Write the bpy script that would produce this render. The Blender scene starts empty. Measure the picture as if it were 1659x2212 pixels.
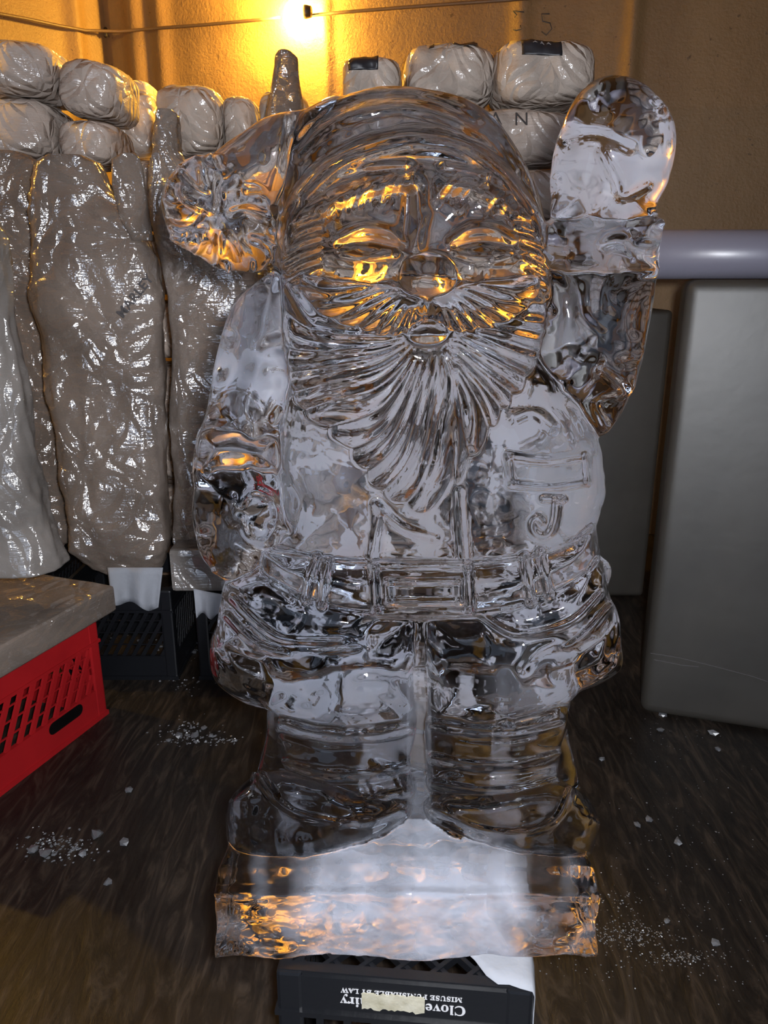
import bpy, bmesh, math, random
import numpy as np
from mathutils import Vector, Matrix

# ------------------------------------------------------------------ camera
FPX, CX, CY = 1661.0, 829.5, 1106.0          # focal length / centre for the 1659x2212 frame
PITCH = math.radians(17.0)
CAMZ = 1.124
CP, SP = math.cos(PITCH), math.sin(PITCH)
scene = bpy.context.scene
C = scene.collection
cam_d = bpy.data.cameras.new('camera')
cam_d.sensor_fit = 'VERTICAL'
cam_d.sensor_height = 24.0
cam_d.lens = FPX * 24.0 / 2212.0
cam_d.clip_start = 0.01
cam = bpy.data.objects.new('camera', cam_d)
C.objects.link(cam)
cam.location = (0, 0, CAMZ)
cam.rotation_euler = (math.radians(90) - PITCH, 0, 0)
scene.camera = cam

# ------------------------------------------------------------------ world, flash, exposure
world = bpy.data.worlds.new('world')
scene.world = world
world.use_nodes = True
bg = world.node_tree.nodes['Background']
bg.inputs[0].default_value = (0.62, 0.75, 1.0, 1)
bg.inputs[1].default_value = 1.8

fl = bpy.data.lights.new('camera_flash', 'AREA')
fl.shape = 'DISK'
fl.size = 0.05
fl.energy = 40.0
fl.color = (0.93, 0.95, 1.0)
flo = bpy.data.objects.new('camera_flash', fl)
C.objects.link(flo)
flo.location = (0.045, -0.02, CAMZ + 0.035)
flo.rotation_euler = cam.rotation_euler

vs = scene.view_settings
vs.view_transform = 'Standard'
vs.look = 'None'
vs.exposure = 0.2
vs.gamma = 1.0
vs.use_curve_mapping = False
scene.cycles.use_light_tree = False
scene.cycles.max_bounces = 11
scene.cycles.transmission_bounces = 11
scene.cycles.glossy_bounces = 3
scene.cycles.diffuse_bounces = 2
scene.cycles.transparent_max_bounces = 16
scene.cycles.sample_clamp_indirect = 12.0

# ------------------------------------------------------------------ pixel -> place
def ray(px, py):
    a = (px - CX) / FPX
    b = (py - CY) / FPX
    return Vector((a, CP - b * SP, -SP - b * CP))

def at_y(px, py, Y):
    d = ray(px, py)
    t = Y / d.y
    return Vector((d.x * t, Y, CAMZ + d.z * t))

def at_z(px, py, z=0.0):
    d = ray(px, py)
    t = (z - CAMZ) / d.z
    return Vector((d.x * t, d.y * t, z))

def at_plane(px, py, p0, n):
    d = ray(px, py)
    o = Vector((0, 0, CAMZ))
    t = (Vector(p0) - o).dot(Vector(n)) / d.dot(Vector(n))
    return o + d * t

# ------------------------------------------------------------------ materials
def srgb(r, g, b):
    f = lambda c: (c / 12.92 if c <= 0.04045 else ((c + 0.055) / 1.055) ** 2.4)
    return (f(r / 255), f(g / 255), f(b / 255), 1)

class NT:
    def __init__(self, name):
        self.m = bpy.data.materials.new(name)
        self.m.use_nodes = True
        self.t = self.m.node_tree
        self.t.nodes.clear()
        self.out = self.t.nodes.new('ShaderNodeOutputMaterial')
    def n(self, typ, **kw):
        nd = self.t.nodes.new(typ)
        for k, v in kw.items():
            if k.startswith('i_'):
                nd.inputs[k[2:].replace('_', ' ')].default_value = v
            else:
                setattr(nd, k, v)
        return nd
    def l(self, a, b):
        self.t.links.new(a, b)
    def surf(self, s):
        self.l(s, self.out.inputs['Surface'])
        return self.m
    def coord(self, scale=(1, 1, 1), rot=(0, 0, 0)):
        tc = self.n('ShaderNodeTexCoord')
        mp = self.n('ShaderNodeMapping')
        mp.inputs['Scale'].default_value = scale
        mp.inputs['Rotation'].default_value = rot
        self.l(tc.outputs['Object'], mp.inputs[0])
        return mp.outputs[0]
    def noise(self, co, scale, detail=4, rough=0.55, dist=0.0):
        nd = self.n('ShaderNodeTexNoise')
        nd.inputs['Scale'].default_value = scale
        nd.inputs['Detail'].default_value = detail
        nd.inputs['Roughness'].default_value = rough
        nd.inputs['Distortion'].default_value = dist
        self.l(co, nd.inputs['Vector'])
        return nd.outputs['Fac']
    def ramp(self, fac, stops):
        r = self.n('ShaderNodeValToRGB')
        el = r.color_ramp.elements
        while len(el) < len(stops):
            el.new(0.5)
        for e, (p, c) in zip(el, stops):
            e.position = p
            e.color = c if len(c) == 4 else (*c, 1)
        self.l(fac, r.inputs[0])
        return r.outputs[0]
    def bump(self, h, strength, dist=0.01, prev=None):
        b = self.n('ShaderNodeBump')
        b.inputs['Strength'].default_value = strength
        b.inputs['Distance'].default_value = dist
        self.l(h, b.inputs['Height'])
        if prev is not None:
            self.l(prev, b.inputs['Normal'])
        return b.outputs[0]
    def math(self, op, a, b=None):
        m = self.n('ShaderNodeMath', operation=op)
        for i, v in enumerate((a, b)):
            if v is None:
                continue
            if isinstance(v, (int, float)):
                m.inputs[i].default_value = v
            else:
                self.l(v, m.inputs[i])
        return m.outputs[0]

def g(v):
    return (v, v, v, 1)

def mat_principled(name, col, rough, spec=0.5, bump=None, var=None, coat=0.0, metallic=0.0):
    k = NT(name)
    p = k.n('ShaderNodeBsdfPrincipled')
    p.inputs['Roughness'].default_value = rough
    p.inputs['Specular IOR Level'].default_value = spec
    p.inputs['Coat Weight'].default_value = coat
    p.inputs['Metallic'].default_value = metallic
    p.inputs['Base Color'].default_value = col
    if var:
        scale, c2 = var
        f = k.noise(k.coord(), scale)
        k.l(k.ramp(f, [(0.3, col), (0.7, c2)]), p.inputs['Base Color'])
    if bump:
        scale, st, d = bump
        k.l(k.bump(k.noise(k.coord(), scale), st, d), p.inputs['Normal'])
    return k.surf(p.outputs[0])

def mat_ice():
    k = NT('carved_ice')
    co = k.coord()
    b1 = k.bump(k.noise(co, 38, 1, 0.5, 0.0), 0.10, 0.02)
    gl = k.n('ShaderNodeBsdfGlass')
    gl.inputs['IOR'].default_value = 1.31
    gl.inputs['Roughness'].default_value = 0.015
    gl.inputs['Color'].default_value = (0.985, 0.99, 1.0, 1)
    k.l(b1, gl.inputs['Normal'])
    # frost: rough sawn / refrozen skin, white where the crystals scatter
    at = k.n('ShaderNodeAttribute', attribute_name='frost')
    n1 = k.noise(co, 16, 4, 0.64, 0.0)
    n2 = k.noise(co, 130, 1, 0.6, 0.0)
    nn = k.math('ADD', k.math('MULTIPLY', n1, 0.75), k.math('MULTIPLY', n2, 0.25))
    patch = k.ramp(nn, [(0.475, g(0.0)), (0.54, g(1.0))])
    ac = k.n('ShaderNodeAttribute', attribute_name='cloud')
    soft = k.ramp(k.noise(co, 11, 3, 0.6, 0.0), [(0.34, g(0.5)), (0.60, g(1.0))])
    fac = k.math('MAXIMUM', k.math('MULTIPLY', at.outputs['Fac'], patch), k.math('MULTIPLY', ac.outputs['Fac'], soft))
    df = k.n('ShaderNodeBsdfDiffuse')
    df.inputs['Color'].default_value = (0.60, 0.64, 0.75, 1)
    tr = k.n('ShaderNodeBsdfTranslucent')
    tr.inputs['Color'].default_value = (0.60, 0.64, 0.75, 1)
    md = k.n('ShaderNodeMixShader')
    md.inputs[0].default_value = 0.35
    k.l(k.bump(k.noise(co, 55, 2, 0.65), 0.6, 0.006, b1), df.inputs['Normal'])
    k.l(df.outputs[0], md.inputs[1]); k.l(tr.outputs[0], md.inputs[2])
    mx = k.n('ShaderNodeMixShader')
    k.l(fac, mx.inputs[0]); k.l(gl.outputs[0], mx.inputs[1]); k.l(md.outputs[0], mx.inputs[2])
    return k.surf(mx.outputs[0])

def mat_block_ice():
    k = NT('block_ice')
    co = k.coord()
    b = k.bump(k.noise(co, 9, 4), 0.15, 0.01)
    gl = k.n('ShaderNodeBsdfGlass')
    gl.inputs['IOR'].default_value = 1.31
    gl.inputs['Roughness'].default_value = 0.5
    gl.inputs['Color'].default_value = (0.74, 0.74, 0.70, 1)
    k.l(b, gl.inputs['Normal'])
    df = k.n('ShaderNodeBsdfDiffuse')
    k.l(k.ramp(k.noise(co, 3.5, 5), [(0.3, (0.030, 0.027, 0.022)), (0.7, (0.056, 0.050, 0.042))]), df.inputs['Color'])
    mx = k.n('ShaderNodeMixShader')
    k.l(k.ramp(k.noise(co, 2.2, 4), [(0.35, g(0.45)), (0.7, g(0.72))]), mx.inputs[0])
    k.l(gl.outputs[0], mx.inputs[1]); k.l(df.outputs[0], mx.inputs[2])
    gs = k.n('ShaderNodeBsdfGlossy')
    gs.inputs['Roughness'].default_value = 0.5
    k.l(b, gs.inputs['Normal'])
    m2 = k.n('ShaderNodeMixShader')
    m2.inputs[0].default_value = 0.05
    k.l(mx.outputs[0], m2.inputs[1]); k.l(gs.outputs[0], m2.inputs[2])
    return k.surf(m2.outputs[0])

def mat_film(name, col, clear=0.4, crumple=1.0, streak=(3, 3, 26), gloss=0.20):
    """stretch film wound round ice: thin, glossy, crumpled; some of it lets the ice show"""
    k = NT(name)
    co = k.coord()
    cs = k.coord(streak)
    n_band = k.noise(cs, 6, 2, 0.6, 0.0)
    vor = k.n('ShaderNodeTexVoronoi', feature='DISTANCE_TO_EDGE')
    vor.inputs['Scale'].default_value = 14
    wob = k.n('ShaderNodeMixRGB', blend_type='ADD')
    wob.inputs[0].default_value = 0.25
    k.l(co, wob.inputs[1])
    nz = k.n('ShaderNodeTexNoise'); nz.inputs['Scale'].default_value = 7; nz.inputs['Detail'].default_value = 0
    k.l(co, nz.inputs['Vector']); k.l(nz.outputs['Color'], wob.inputs[2])
    k.l(wob.outputs[0], vor.inputs['Vector'])
    fine = k.noise(co, 60, 2, 0.7, 0.0)
    b = k.bump(n_band, 1.0, 0.0030 * crumple)
    b = k.bump(vor.outputs['Distance'], 1.0, 0.030 * crumple, b)
    b = k.bump(fine, 1.0, 0.0035 * crumple, b)
    df = k.n('ShaderNodeBsdfDiffuse')
    c2 = tuple(min(1, x * 1.7) for x in col[:3]) + (1,)
    k.l(k.ramp(k.noise(co, 5, 2), [(0.35, col), (0.7, c2)]), df.inputs['Color'])
    gl = k.n('ShaderNodeBsdfGlass')
    gl.inputs['IOR'].default_value = 1.28
    gl.inputs['Roughness'].default_value = 0.10
    gl.inputs['Color'].default_value = (0.92, 0.90, 0.88, 1)
    k.l(b, gl.inputs['Normal'])
    if clear == 0:
        k.l(b, df.inputs['Normal'])
    mx0 = k.n('ShaderNodeMixShader')
    mx0.inputs[0].default_value = clear
    k.l(df.outputs[0], mx0.inputs[1]); k.l(gl.outputs[0], mx0.inputs[2])
    gs = k.n('ShaderNodeBsdfGlossy')
    gs.inputs['Roughness'].default_value = 0.16
    gs.inputs['Color'].default_value = (0.95, 0.95, 0.95, 1)
    k.l(b, gs.inputs['Normal'])
    mx = k.n('ShaderNodeMixShader')
    mx.inputs[0].default_value = gloss
    k.l((mx0 if clear > 0 else df).outputs[0], mx.inputs[1]); k.l(gs.outputs[0], mx.inputs[2])
    return k.surf(mx.outputs[0])

def mat_wall():
    k = NT('coated_wall')
    co = k.coord()
    p = k.n('ShaderNodeBsdfPrincipled')
    p.inputs['Roughness'].default_value = 0.55
    p.inputs['Specular IOR Level'].default_value = 0.3
    n = k.noise(k.coord((1, 1, 0.35)), 2.2, 5, 0.6, 0.4)
    base = k.ramp(n, [(0.3, (0.145, 0.085, 0.036)), (0.7, (0.22, 0.135, 0.060))])
    sp = k.ramp(k.noise(co, 34, 3, 0.7), [(0.27, g(0.25)), (0.34, g(1.0))])
    mul = k.n('ShaderNodeMixRGB', blend_type='MULTIPLY')
    mul.inputs[0].default_value = 0.7
    k.l(base, mul.inputs[1]); k.l(sp, mul.inputs[2])
    k.l(mul.outputs[0], p.inputs['Base Color'])
    b = k.bump(k.noise(co, 90, 2, 0.65), 0.35, 0.006)
    b = k.bump(k.noise(co, 12, 3), 0.3, 0.012, b)
    k.l(b, p.inputs['Normal'])
    return k.surf(p.outputs[0])

def mat_floor():
    k = NT('wet_plywood')
    rot = (0, 0, math.radians(-28))
    co = k.coord((1.0, 0.2, 1), rot)
    grain = k.noise(co, 26, 7, 0.66, 2.2)
    broad = k.noise(k.coord((1, 0.4, 1), rot), 3.2, 4, 0.6, 0.5)
    p = k.n('ShaderNodeBsdfPrincipled')
    mul = k.n('ShaderNodeMixRGB', blend_type='MULTIPLY')
    mul.inputs[0].default_value = 1.0
    k.l(k.ramp(grain, [(0.32, (0.004, 0.003, 0.0027)), (0.5, (0.011, 0.0083, 0.0063)), (0.72, (0.040, 0.029, 0.021))]), mul.inputs[1])
    k.l(k.ramp(broad, [(0.3, g(0.45)), (0.7, g(1.25))]), mul.inputs[2])
    k.l(mul.outputs[0], p.inputs['Base Color'])
    k.l(k.ramp(broad, [(0.3, g(0.32)), (0.7, g(0.6))]), p.inputs['Roughness'])
    p.inputs['Specular IOR Level'].default_value = 0.35
    k.l(k.bump(grain, 0.35, 0.004), p.inputs['Normal'])
    return k.surf(p.outputs[0])

def mat_emit(name, col, s):
    k = NT(name)
    e = k.n('ShaderNodeEmission')
    e.inputs[0].default_value = (*col, 1)
    e.inputs[1].default_value = s
    return k.surf(e.outputs[0])

M = {}
M['ice'] = mat_ice()
M['block'] = mat_block_ice()
M['film'] = mat_film('stretch_film', (0.145, 0.117, 0.098, 1), 0.22)
M['film_tight'] = mat_film('stretch_film_tight', (0.135, 0.122, 0.112, 1), 0.12, 0.6, (2, 2, 40), 0.11)
M['film_bag'] = mat_film('pallet_film', (0.36, 0.305, 0.265, 1), 0.0, 0.7, (2, 2, 24), 0.07)
M['wall'] = mat_wall()
M['floor'] = mat_floor()
M['bag'] = mat_film('bag_plastic', (0.38, 0.325, 0.28, 1), 0.0, 0.75, (5, 5, 9), 0.06)
M['print'] = mat_principled('black_print', (0.02, 0.02, 0.025, 1), 0.4)
M['print_white'] = mat_principled('white_print', (0.42, 0.42, 0.43, 1), 0.5)
M['marker'] = mat_principled('marker_ink', (0.05, 0.045, 0.045, 1), 0.6)
M['red'] = mat_principled('red_crate_plastic', (0.30, 0.008, 0.010, 1), 0.42, 0.4, (30, 0.1, 0.004), (6, (0.23, 0.006, 0.008, 1)))
M['black'] = mat_principled('black_crate_plastic', (0.0055, 0.006, 0.0075, 1), 0.30, 0.35, (45, 0.15, 0.003))
M['paper'] = mat_principled('white_paper_cloth', (0.23, 0.24, 0.265, 1), 0.8, 0.2, (18, 0.4, 0.01))
M['pipe'] = mat_principled('grey_tube', (0.13, 0.125, 0.155, 1), 0.34, 0.5, (14, 0.12, 0.004))
M['cable'] = mat_principled('brown_cable', (0.10, 0.06, 0.035, 1), 0.5)
M['socket'] = mat_principled('dark_socket', (0.03, 0.022, 0.018, 1), 0.5)
M['bulb'] = mat_emit('bulb_glow', (1.0, 0.56, 0.08), 1800.0)
M['sticker'] = mat_principled('torn_sticker', (0.36, 0.34, 0.27, 1), 0.7, 0.2, (60, 0.5, 0.004), (40, (0.24, 0.22, 0.15, 1)))
M['snow'] = mat_principled('crushed_ice', (0.09, 0.093, 0.10, 1), 0.35, 0.6, (40, 0.3, 0.005))
M['pallet'] = mat_principled('pallet_wood', (0.16, 0.10, 0.06, 1), 0.7)

# ------------------------------------------------------------------ object helpers
def link(name, me, mat=None, parent=None, loc=None):
    o = bpy.data.objects.new(name, me)
    C.objects.link(o)
    if mat is not None and me is not None:
        me.materials.append(M[mat] if isinstance(mat, str) else mat)
    if parent is not None:
        o.parent = parent
    if loc is not None:
        o.location = loc
    return o

def tag(o, label=None, cat=None, group=None, kind=None):
    if label: o['label'] = label
    if cat: o['category'] = cat
    if group: o['group'] = group
    if kind: o['kind'] = kind
    return o

def empty(name, loc=(0, 0, 0), rz=0.0):
    o = bpy.data.objects.new(name, None)
    o.empty_display_size = 0.05
    C.objects.link(o)
    o.location = loc
    o.rotation_euler = (0, 0, rz)
    return o

def bm_mesh(bm, name, smooth=False):
    me = bpy.data.meshes.new(name)
    bmesh.ops.recalc_face_normals(bm, faces=bm.faces[:])
    bm.to_mesh(me)
    bm.free()
    if smooth:
        me.polygons.foreach_set('use_smooth', [True] * len(me.polygons))
    return me

def add_box(bm, lo, hi, M4=None, bevel=0.0, seg=2):
    lo, hi = Vector(lo), Vector(hi)
    c, s = (lo + hi) / 2, hi - lo
    r = bmesh.ops.create_cube(bm, size=1.0, matrix=Matrix.Translation(c) @ Matrix.Diagonal((*s, 1)))
    vs_ = r['verts']
    if bevel:
        es = list({e for v in vs_ for e in v.link_edges})
        rb = bmesh.ops.bevel(bm, geom=es, offset=bevel, segments=seg, affect='EDGES', profile=0.6)
        vs_ = list({v for f in rb['faces'] for v in f.verts} | {v for v in vs_ if v.is_valid})
    if M4 is not None:
        bmesh.ops.transform(bm, matrix=M4, verts=vs_)
    return vs_

def box_obj(name, lo, hi, mat, parent=None, bevel=0.0, M4=None, seg=2, smooth=False):
    bm = bmesh.new()
    add_box(bm, lo, hi, M4, bevel, seg)
    return link(name, bm_mesh(bm, name, smooth), mat, parent)

def mesh_from(name, verts, faces, smooth=True):
    me = bpy.data.meshes.new(name)
    me.from_pydata([tuple(v) for v in verts], [], faces)
    me.update()
    if smooth:
        me.polygons.foreach_set('use_smooth', [True] * len(me.polygons))
    return me

def tube(name, pts, rad, mat, parent=None, n=10, caps=True):
    pts = [Vector(p) for p in pts]
    vs_, fs = [], []
    up = Vector((0.12, 0.31, 0.94)).normalized()
    for i, p in enumerate(pts):
        t = (pts[min(i + 1, len(pts) - 1)] - pts[max(i - 1, 0)]).normalized()
        a = t.cross(up)
        if a.length < 1e-3:
            a = t.cross(Vector((1, 0, 0)))
        a.normalize()
        b = t.cross(a)
        r = rad[i] if isinstance(rad, (list, tuple)) else rad
        for k in range(n):
            th = 2 * math.pi * k / n
            vs_.append(p + a * math.cos(th) * r + b * math.sin(th) * r)
    for i in range(len(pts) - 1):
        for k in range(n):
            k2 = (k + 1) % n
            fs.append((i * n + k, i * n + k2, (i + 1) * n + k2, (i + 1) * n + k))
    if caps:
        fs.append(tuple(range(n))[::-1])
        fs.append(tuple((len(pts) - 1) * n + k for k in range(n)))
    return link(name, mesh_from(name, vs_, fs), mat, parent)

def text_mesh(name, body, size, mat, M4, parent=None, extrude=0.0004, align='CENTER', space=1.0, heavy=0.0):
    cu = bpy.data.curves.new(name, 'FONT')
    cu.body = body
    cu.size = size
    cu.extrude = extrude
    cu.offset = heavy
    cu.align_x = align
    cu.align_y = 'CENTER'
    cu.space_character = space
    o = bpy.data.objects.new(name, cu)
    C.objects.link(o)
    dg = bpy.context.evaluated_depsgraph_get()
    me = bpy.data.meshes.new_from_object(o.evaluated_get(dg))
    bpy.data.objects.remove(o)
    bpy.data.curves.remove(cu)
    me.transform(M4)
    me.materials.clear()
    return link(name, me, mat, parent)

def face_frame(origin, xdir, ydir):
    x = Vector(xdir).normalized()
    z = x.cross(Vector(ydir)).normalized()
    y = z.cross(x)
    m = Matrix((x, y, z)).transposed().to_4x4()
    m.translation = Vector(origin)
    return m

rng = np.random.default_rng(7)
random.seed(7)

def noise3(shape, cells, seed):
    """smooth value noise on a box, [-1,1], tri-cosine interpolated from a small random lattice"""
    r = np.random.default_rng(seed).uniform(-1, 1, [c + 2 for c in cells]).astype(np.float32)
    out = r
    for ax in range(3):
        t = np.linspace(0, cells[ax], shape[ax], dtype=np.float32)
        i = np.minimum(t.astype(int), cells[ax])
        w = t - i
        w = w * w * (3 - 2 * w)
        sh = [1, 1, 1]; sh[ax] = shape[ax]
        w = w.reshape(sh)
        out = np.take(out, i, axis=ax) * (1 - w) + np.take(out, np.minimum(i + 1, cells[ax] + 1), axis=ax) * w
    return out

# ================================================================== the room
WA = Vector((-1.24, 3.90, 0))                   # far corner of the room
WB = Vector((0.49, 3.50, 0))
wd = (WB - WA).normalized()
wn = Vector((wd.y, -wd.x, 0))                   # out of the back wall into the room
HW = 2.75
def wall_mesh(p0, p1, n, ridges, name):
    """wall sheet with shallow vertical seams/ribs; ridges = [(distance along, half width, height)]"""
    p0, p1 = Vector(p0), Vector(p1)
    L = (p1 - p0).length
    d = (p1 - p0).normalized()
    xs = {0.0, L}
    for (s, w, h) in ridges:
        for q in np.linspace(-1.6, 1.6, 15):
            xs.add(min(max(s + q * w, 0), L))
    xs |= set(np.linspace(0, L, 25))
    xs = sorted(xs)
    zs = np.linspace(0, HW, 6)
    vs_, fs = [], []
    for z in zs:
        for x in xs:
            off = sum(h * math.exp(-((x - s) / w) ** 2 * 1.6) for (s, w, h) in ridges)
            vs_.append(p0 + d * x + n * off + Vector((0, 0, z)))
    nx_ = len(xs)
    for j in range(len(zs) - 1):
        for i in range(nx_ - 1):
            fs.append((j * nx_ + i, j * nx_ + i + 1, (j + 1) * nx_ + i + 1, (j + 1) * nx_ + i))
    base = len(vs_)
    for z in (0, HW):
        for x in (0, L):
            vs_.append(p0 + d * x - n * 0.08 + Vector((0, 0, z)))
    fs.append((base, base + 2, base + 3, base + 1))
    return mesh_from(name, vs_, fs)
def along(px, py):
    return (at_plane(px, py, WA, wn) - WA).dot(wd)
WEND = 4.6
back_end = WA + wd * WEND
rid = [(along(300, 150), 0.06, 0.035), (along(352, 150), 0.05, 0.02), (along(705, 80), 0.035, 0.012),
       (along(1128, 60), 0.05, 0.022), (along(1365, 100), 0.04, 0.02)]
o = link('wall_back', wall_mesh(WA, back_end, wn, rid, 'wall_back'), 'wall'); tag(o, kind='structure')
ld = -wn                                         # direction away from the camera side
lw_dir = (wn * 0.93 - wd * 0.37).normalized()    # the side wall opens slightly
lw_end = WA + lw_dir * 5.6
lw_n = Vector((-lw_dir.y, lw_dir.x, 0))
if lw_n.x < 0: lw_n = -lw_n
o = link('wall_left', wall_mesh(WA, lw_end, lw_n, [(0.16, 0.05, 0.03), (0.62, 0.04, 0.015)], 'wall_left'), 'wall'); tag(o, kind='structure')
rw_end = back_end + wn * 5.6
o = link('wall_right', wall_mesh(back_end, rw_end, -wd, [], 'wall_right'), 'wall'); tag(o, kind='structure')
ctr = [WA - wd * 2.6 - wn * 0.15, back_end + wd * 0.2 - wn * 0.15, rw_end + wd * 0.2, lw_end - wd * 0.2]
def slab(name, z0, z1, mat):
    vs_ = [Vector((p.x, p.y, z)) for z in (z0, z1) for p in ctr]
    fs = [(0, 1, 2, 3), (7, 6, 5, 4)] + [(i, (i + 1) % 4, 4 + (i + 1) % 4, 4 + i) for i in range(4)]
    me = mesh_from(name, vs_, fs, False)
    bm = bmesh.new(); bm.from_mesh(me); bmesh.ops.recalc_face_normals(bm, faces=bm.faces[:]); bm.to_mesh(me); bm.free()
    o = link(name, me, mat); tag(o, kind='structure')
    return o
fw0, fw1 = lw_end, rw_end                        # unseen wall behind the camera; its doorway is added to admit cool fill
fd = (fw1 - fw0).normalized()
fL = (fw1 - fw0).length
fill_door = (Vector((0.1, -1.4, 0)) - fw0).dot(fd)
fn_ = Vector((-fd.y, fd.x, 0))
bm = bmesh.new()
for a, b, z0, z1 in ((0, fill_door - 0.95, 0, HW), (fill_door + 0.95, fL, 0, HW), (fill_door - 0.95, fill_door + 0.95, 2.25, HW)):
    add_box(bm, (a, -0.05, z0), (b, 0.05, z1), face_frame(fw0, fd, Vector((-fd.y, fd.x, 0))))
o = link('wall_front', bm_mesh(bm, 'wall_front'), 'wall'); tag(o, kind='structure')
slab('floor', -0.05, 0.0, 'floor')
slab('ceiling', HW, HW + 0.05, 'pallet')

# ================================================================== ice sculpture (distance field -> one skin, split by part)
VOX = 0.0023
BZ = 0.282                                        # top of the crate it stands on
X0, X1, Y0, Y1, Z0, Z1 = -0.30, 0.40, 0.755, 1.055, BZ - 0.03, 1.345
nx, ny, nz = [int(round((b - a) / VOX)) + 1 for a, b in ((X0, X1), (Y0, Y1), (Z0, Z1))]
gx = (X0 + VOX * np.arange(nx)).astype(np.float32)
gy = (Y0 + VOX * np.arange(ny)).astype(np.float32)
gz = (Z0 + VOX * np.arange(nz)).astype(np.float32)
F = np.full((nx, ny, nz), 0.06, np.float32)
ID = np.zeros((nx, ny, nz), np.uint8)
hh = CAMZ - gz[None, :]
Dyz = gy[:, None] * CP + hh * SP
Vyz = CY + FPX * (hh * CP - gy[:, None] * SP) / Dyz        # image row of each (y,z)
def axis_depth(py, Y):
    d = ray(CX, py)
    return Y / d.y

def spline(pts, closed=True, n=7):
    P = np.array(pts, float)
    N = len(P)
    out = []
    for i in range(N if closed else N - 1):
        if closed:
            p0, p1, p2, p3 = P[i - 1], P[i], P[(i + 1) % N], P[(i + 2) % N]
        else:
            p0, p1, p2, p3 = P[max(i - 1, 0)], P[i], P[i + 1], P[min(i + 2, N - 1)]
        for t in np.arange(n) / n:
            out.append(0.5 * ((2 * p1) + (-p0 + p2) * t + (2 * p0 - 5 * p1 + 4 * p2 - p3) * t * t + (-p0 + 3 * p1 - 3 * p2 + p3) * t ** 3))
    if not closed:
        out.append(P[-1])
    return np.array(out)

def seg_dist(U, V, poly, closed):
    best = np.full(U.shape, 1e9)
    Q = poly
    n = len(Q)
    for i in range(n if closed else n - 1):
        a, b = Q[i], Q[(i + 1) % n]
        d = b - a
        L2 = d @ d + 1e-9
        t = np.clip(((U - a[0]) * d[0] + (V - a[1]) * d[1]) / L2, 0, 1)
        dx = U - a[0] - t * d[0]; dy = V - a[1] - t * d[1]
        np.minimum(best, dx * dx + dy * dy, out=best)
    return np.sqrt(best)

def inside(U, V, poly):
    c = np.zeros(U.shape, bool)
    n = len(poly)
    j = n - 1
    for i in range(n):
        xi, yi = poly[i]; xj, yj = poly[j]
        if yi != yj:
            m = ((yi > V) != (yj > V)) & (U < (xj - xi) * (V - yi) / (yj - yi) + xi)
            c ^= m
        j = i
    return c

class Field2:
    """a scalar image on a step-px grid over a bbox, sampled bilinearly by voxels"""
    def __init__(s, u0, u1, v0, v1, step):
        s.u0, s.v0, s.step = u0, v0, step
        s.U, s.V = np.meshgrid(np.arange(u0, u1 + step, step, dtype=float), np.arange(v0, v1 + step, step, dtype=float))
        s.A = np.zeros(s.U.shape, np.float32)
    def sample(s, u, v):
        h, w = s.A.shape
        a = np.clip((u - s.u0) / s.step, 0, w - 1.001); b = np.clip((v - s.v0) / s.step, 0, h - 1.001)
        i = a.astype(np.int32); j = b.astype(np.int32)
        fu = (a - i).astype(np.float32); fv = (b - j).astype(np.float32)
        A = s.A.ravel(); k = j * w + i
        top = A[k] * (1 - fu) + A[k + 1] * fu
        bot = A[k + w] * (1 - fu) + A[k + w + 1] * fu
        return top * (1 - fv) + bot * fv

PARTS = {}
def pid(name):
    if name not in PARTS:
        PARTS[name] = len(PARTS) + 1
    return PARTS[name]

def region(u0, u1, v0, v1, ya, yb):
    xs, zs = [], []
    for u in (u0, u1):
        for v in (v0, v1):
            for y in (ya, yb):
                p = at_y(u, v, y); xs.append(p.x); zs.append(p.z)
    def sl(lo, hi, a, n):
        i = max(int((lo - a) / VOX) - 1, 0); j = min(int((hi - a) / VOX) + 3, n)
        return slice(i, max(j, i + 1))
    return sl(min(xs), max(xs), X0, nx), sl(ya, yb, Y0, ny), sl(min(zs), max(zs), Z0, nz)

def combine(f, name, S, k):
    A = F[S]
    h = np.maximum(k - np.abs(A - f), 0) / k
    closer = f < A
    new = np.minimum(A, f) - h * h * k * 0.25
    ID[S][closer] = pid(name)
    F[S] = new

def blob(name, pts, Yc, hf, hb=None, R=0.05, k=0.008, relief=None, closed=True, wob=0.0):
    """an outline from the photograph standing at depth Yc, rounded forward by hf and back by hb"""
    hb = hf if hb is None else hb
    poly = spline(pts)
    cen = poly.mean(0)
    mpp = axis_depth(cen[1], Yc) / FPX
    mg = 34
    fld = Field2(poly[:, 0].min() - mg, poly[:, 0].max() + mg, poly[:, 1].min() - mg, poly[:, 1].max() + mg, 4)
    d = seg_dist(fld.U, fld.V, poly, True)
    fld.A = (np.where(inside(fld.U, fld.V, poly), -d, d) * mpp).astype(np.float32)
    S = region(fld.u0, fld.U.max(), fld.v0, fld.V.max(), Yc - hf - 0.03, Yc + hb + 0.03)
    D = Dyz[S[1], S[2]][None]
    u = CX + FPX * gx[S[0]][:, None, None] / D
    v = np.broadcast_to(Vyz[S[1], S[2]][None], u.shape)
    d2 = fld.sample(u, v)
    dy = (gy[S[1]] - Yc)[None, :, None]
    h = np.where(dy < 0, hf, hb).astype(np.float32)
    a = np.maximum(R + d2, 0.0)
    k0 = np.sqrt((a / R) ** 2 + (dy / h) ** 2)
    k1 = np.sqrt((a / (R * R)) ** 2 + (dy / (h * h)) ** 2) + 1e-6
    f = k0 * (k0 - 1) / k1
    if relief is not None:
        w = np.clip(-dy / hf * 1.6, 0, 1)
        f = f - relief.sample(u, v) * w
    combine(f.astype(np.float32), name, S, k)

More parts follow.
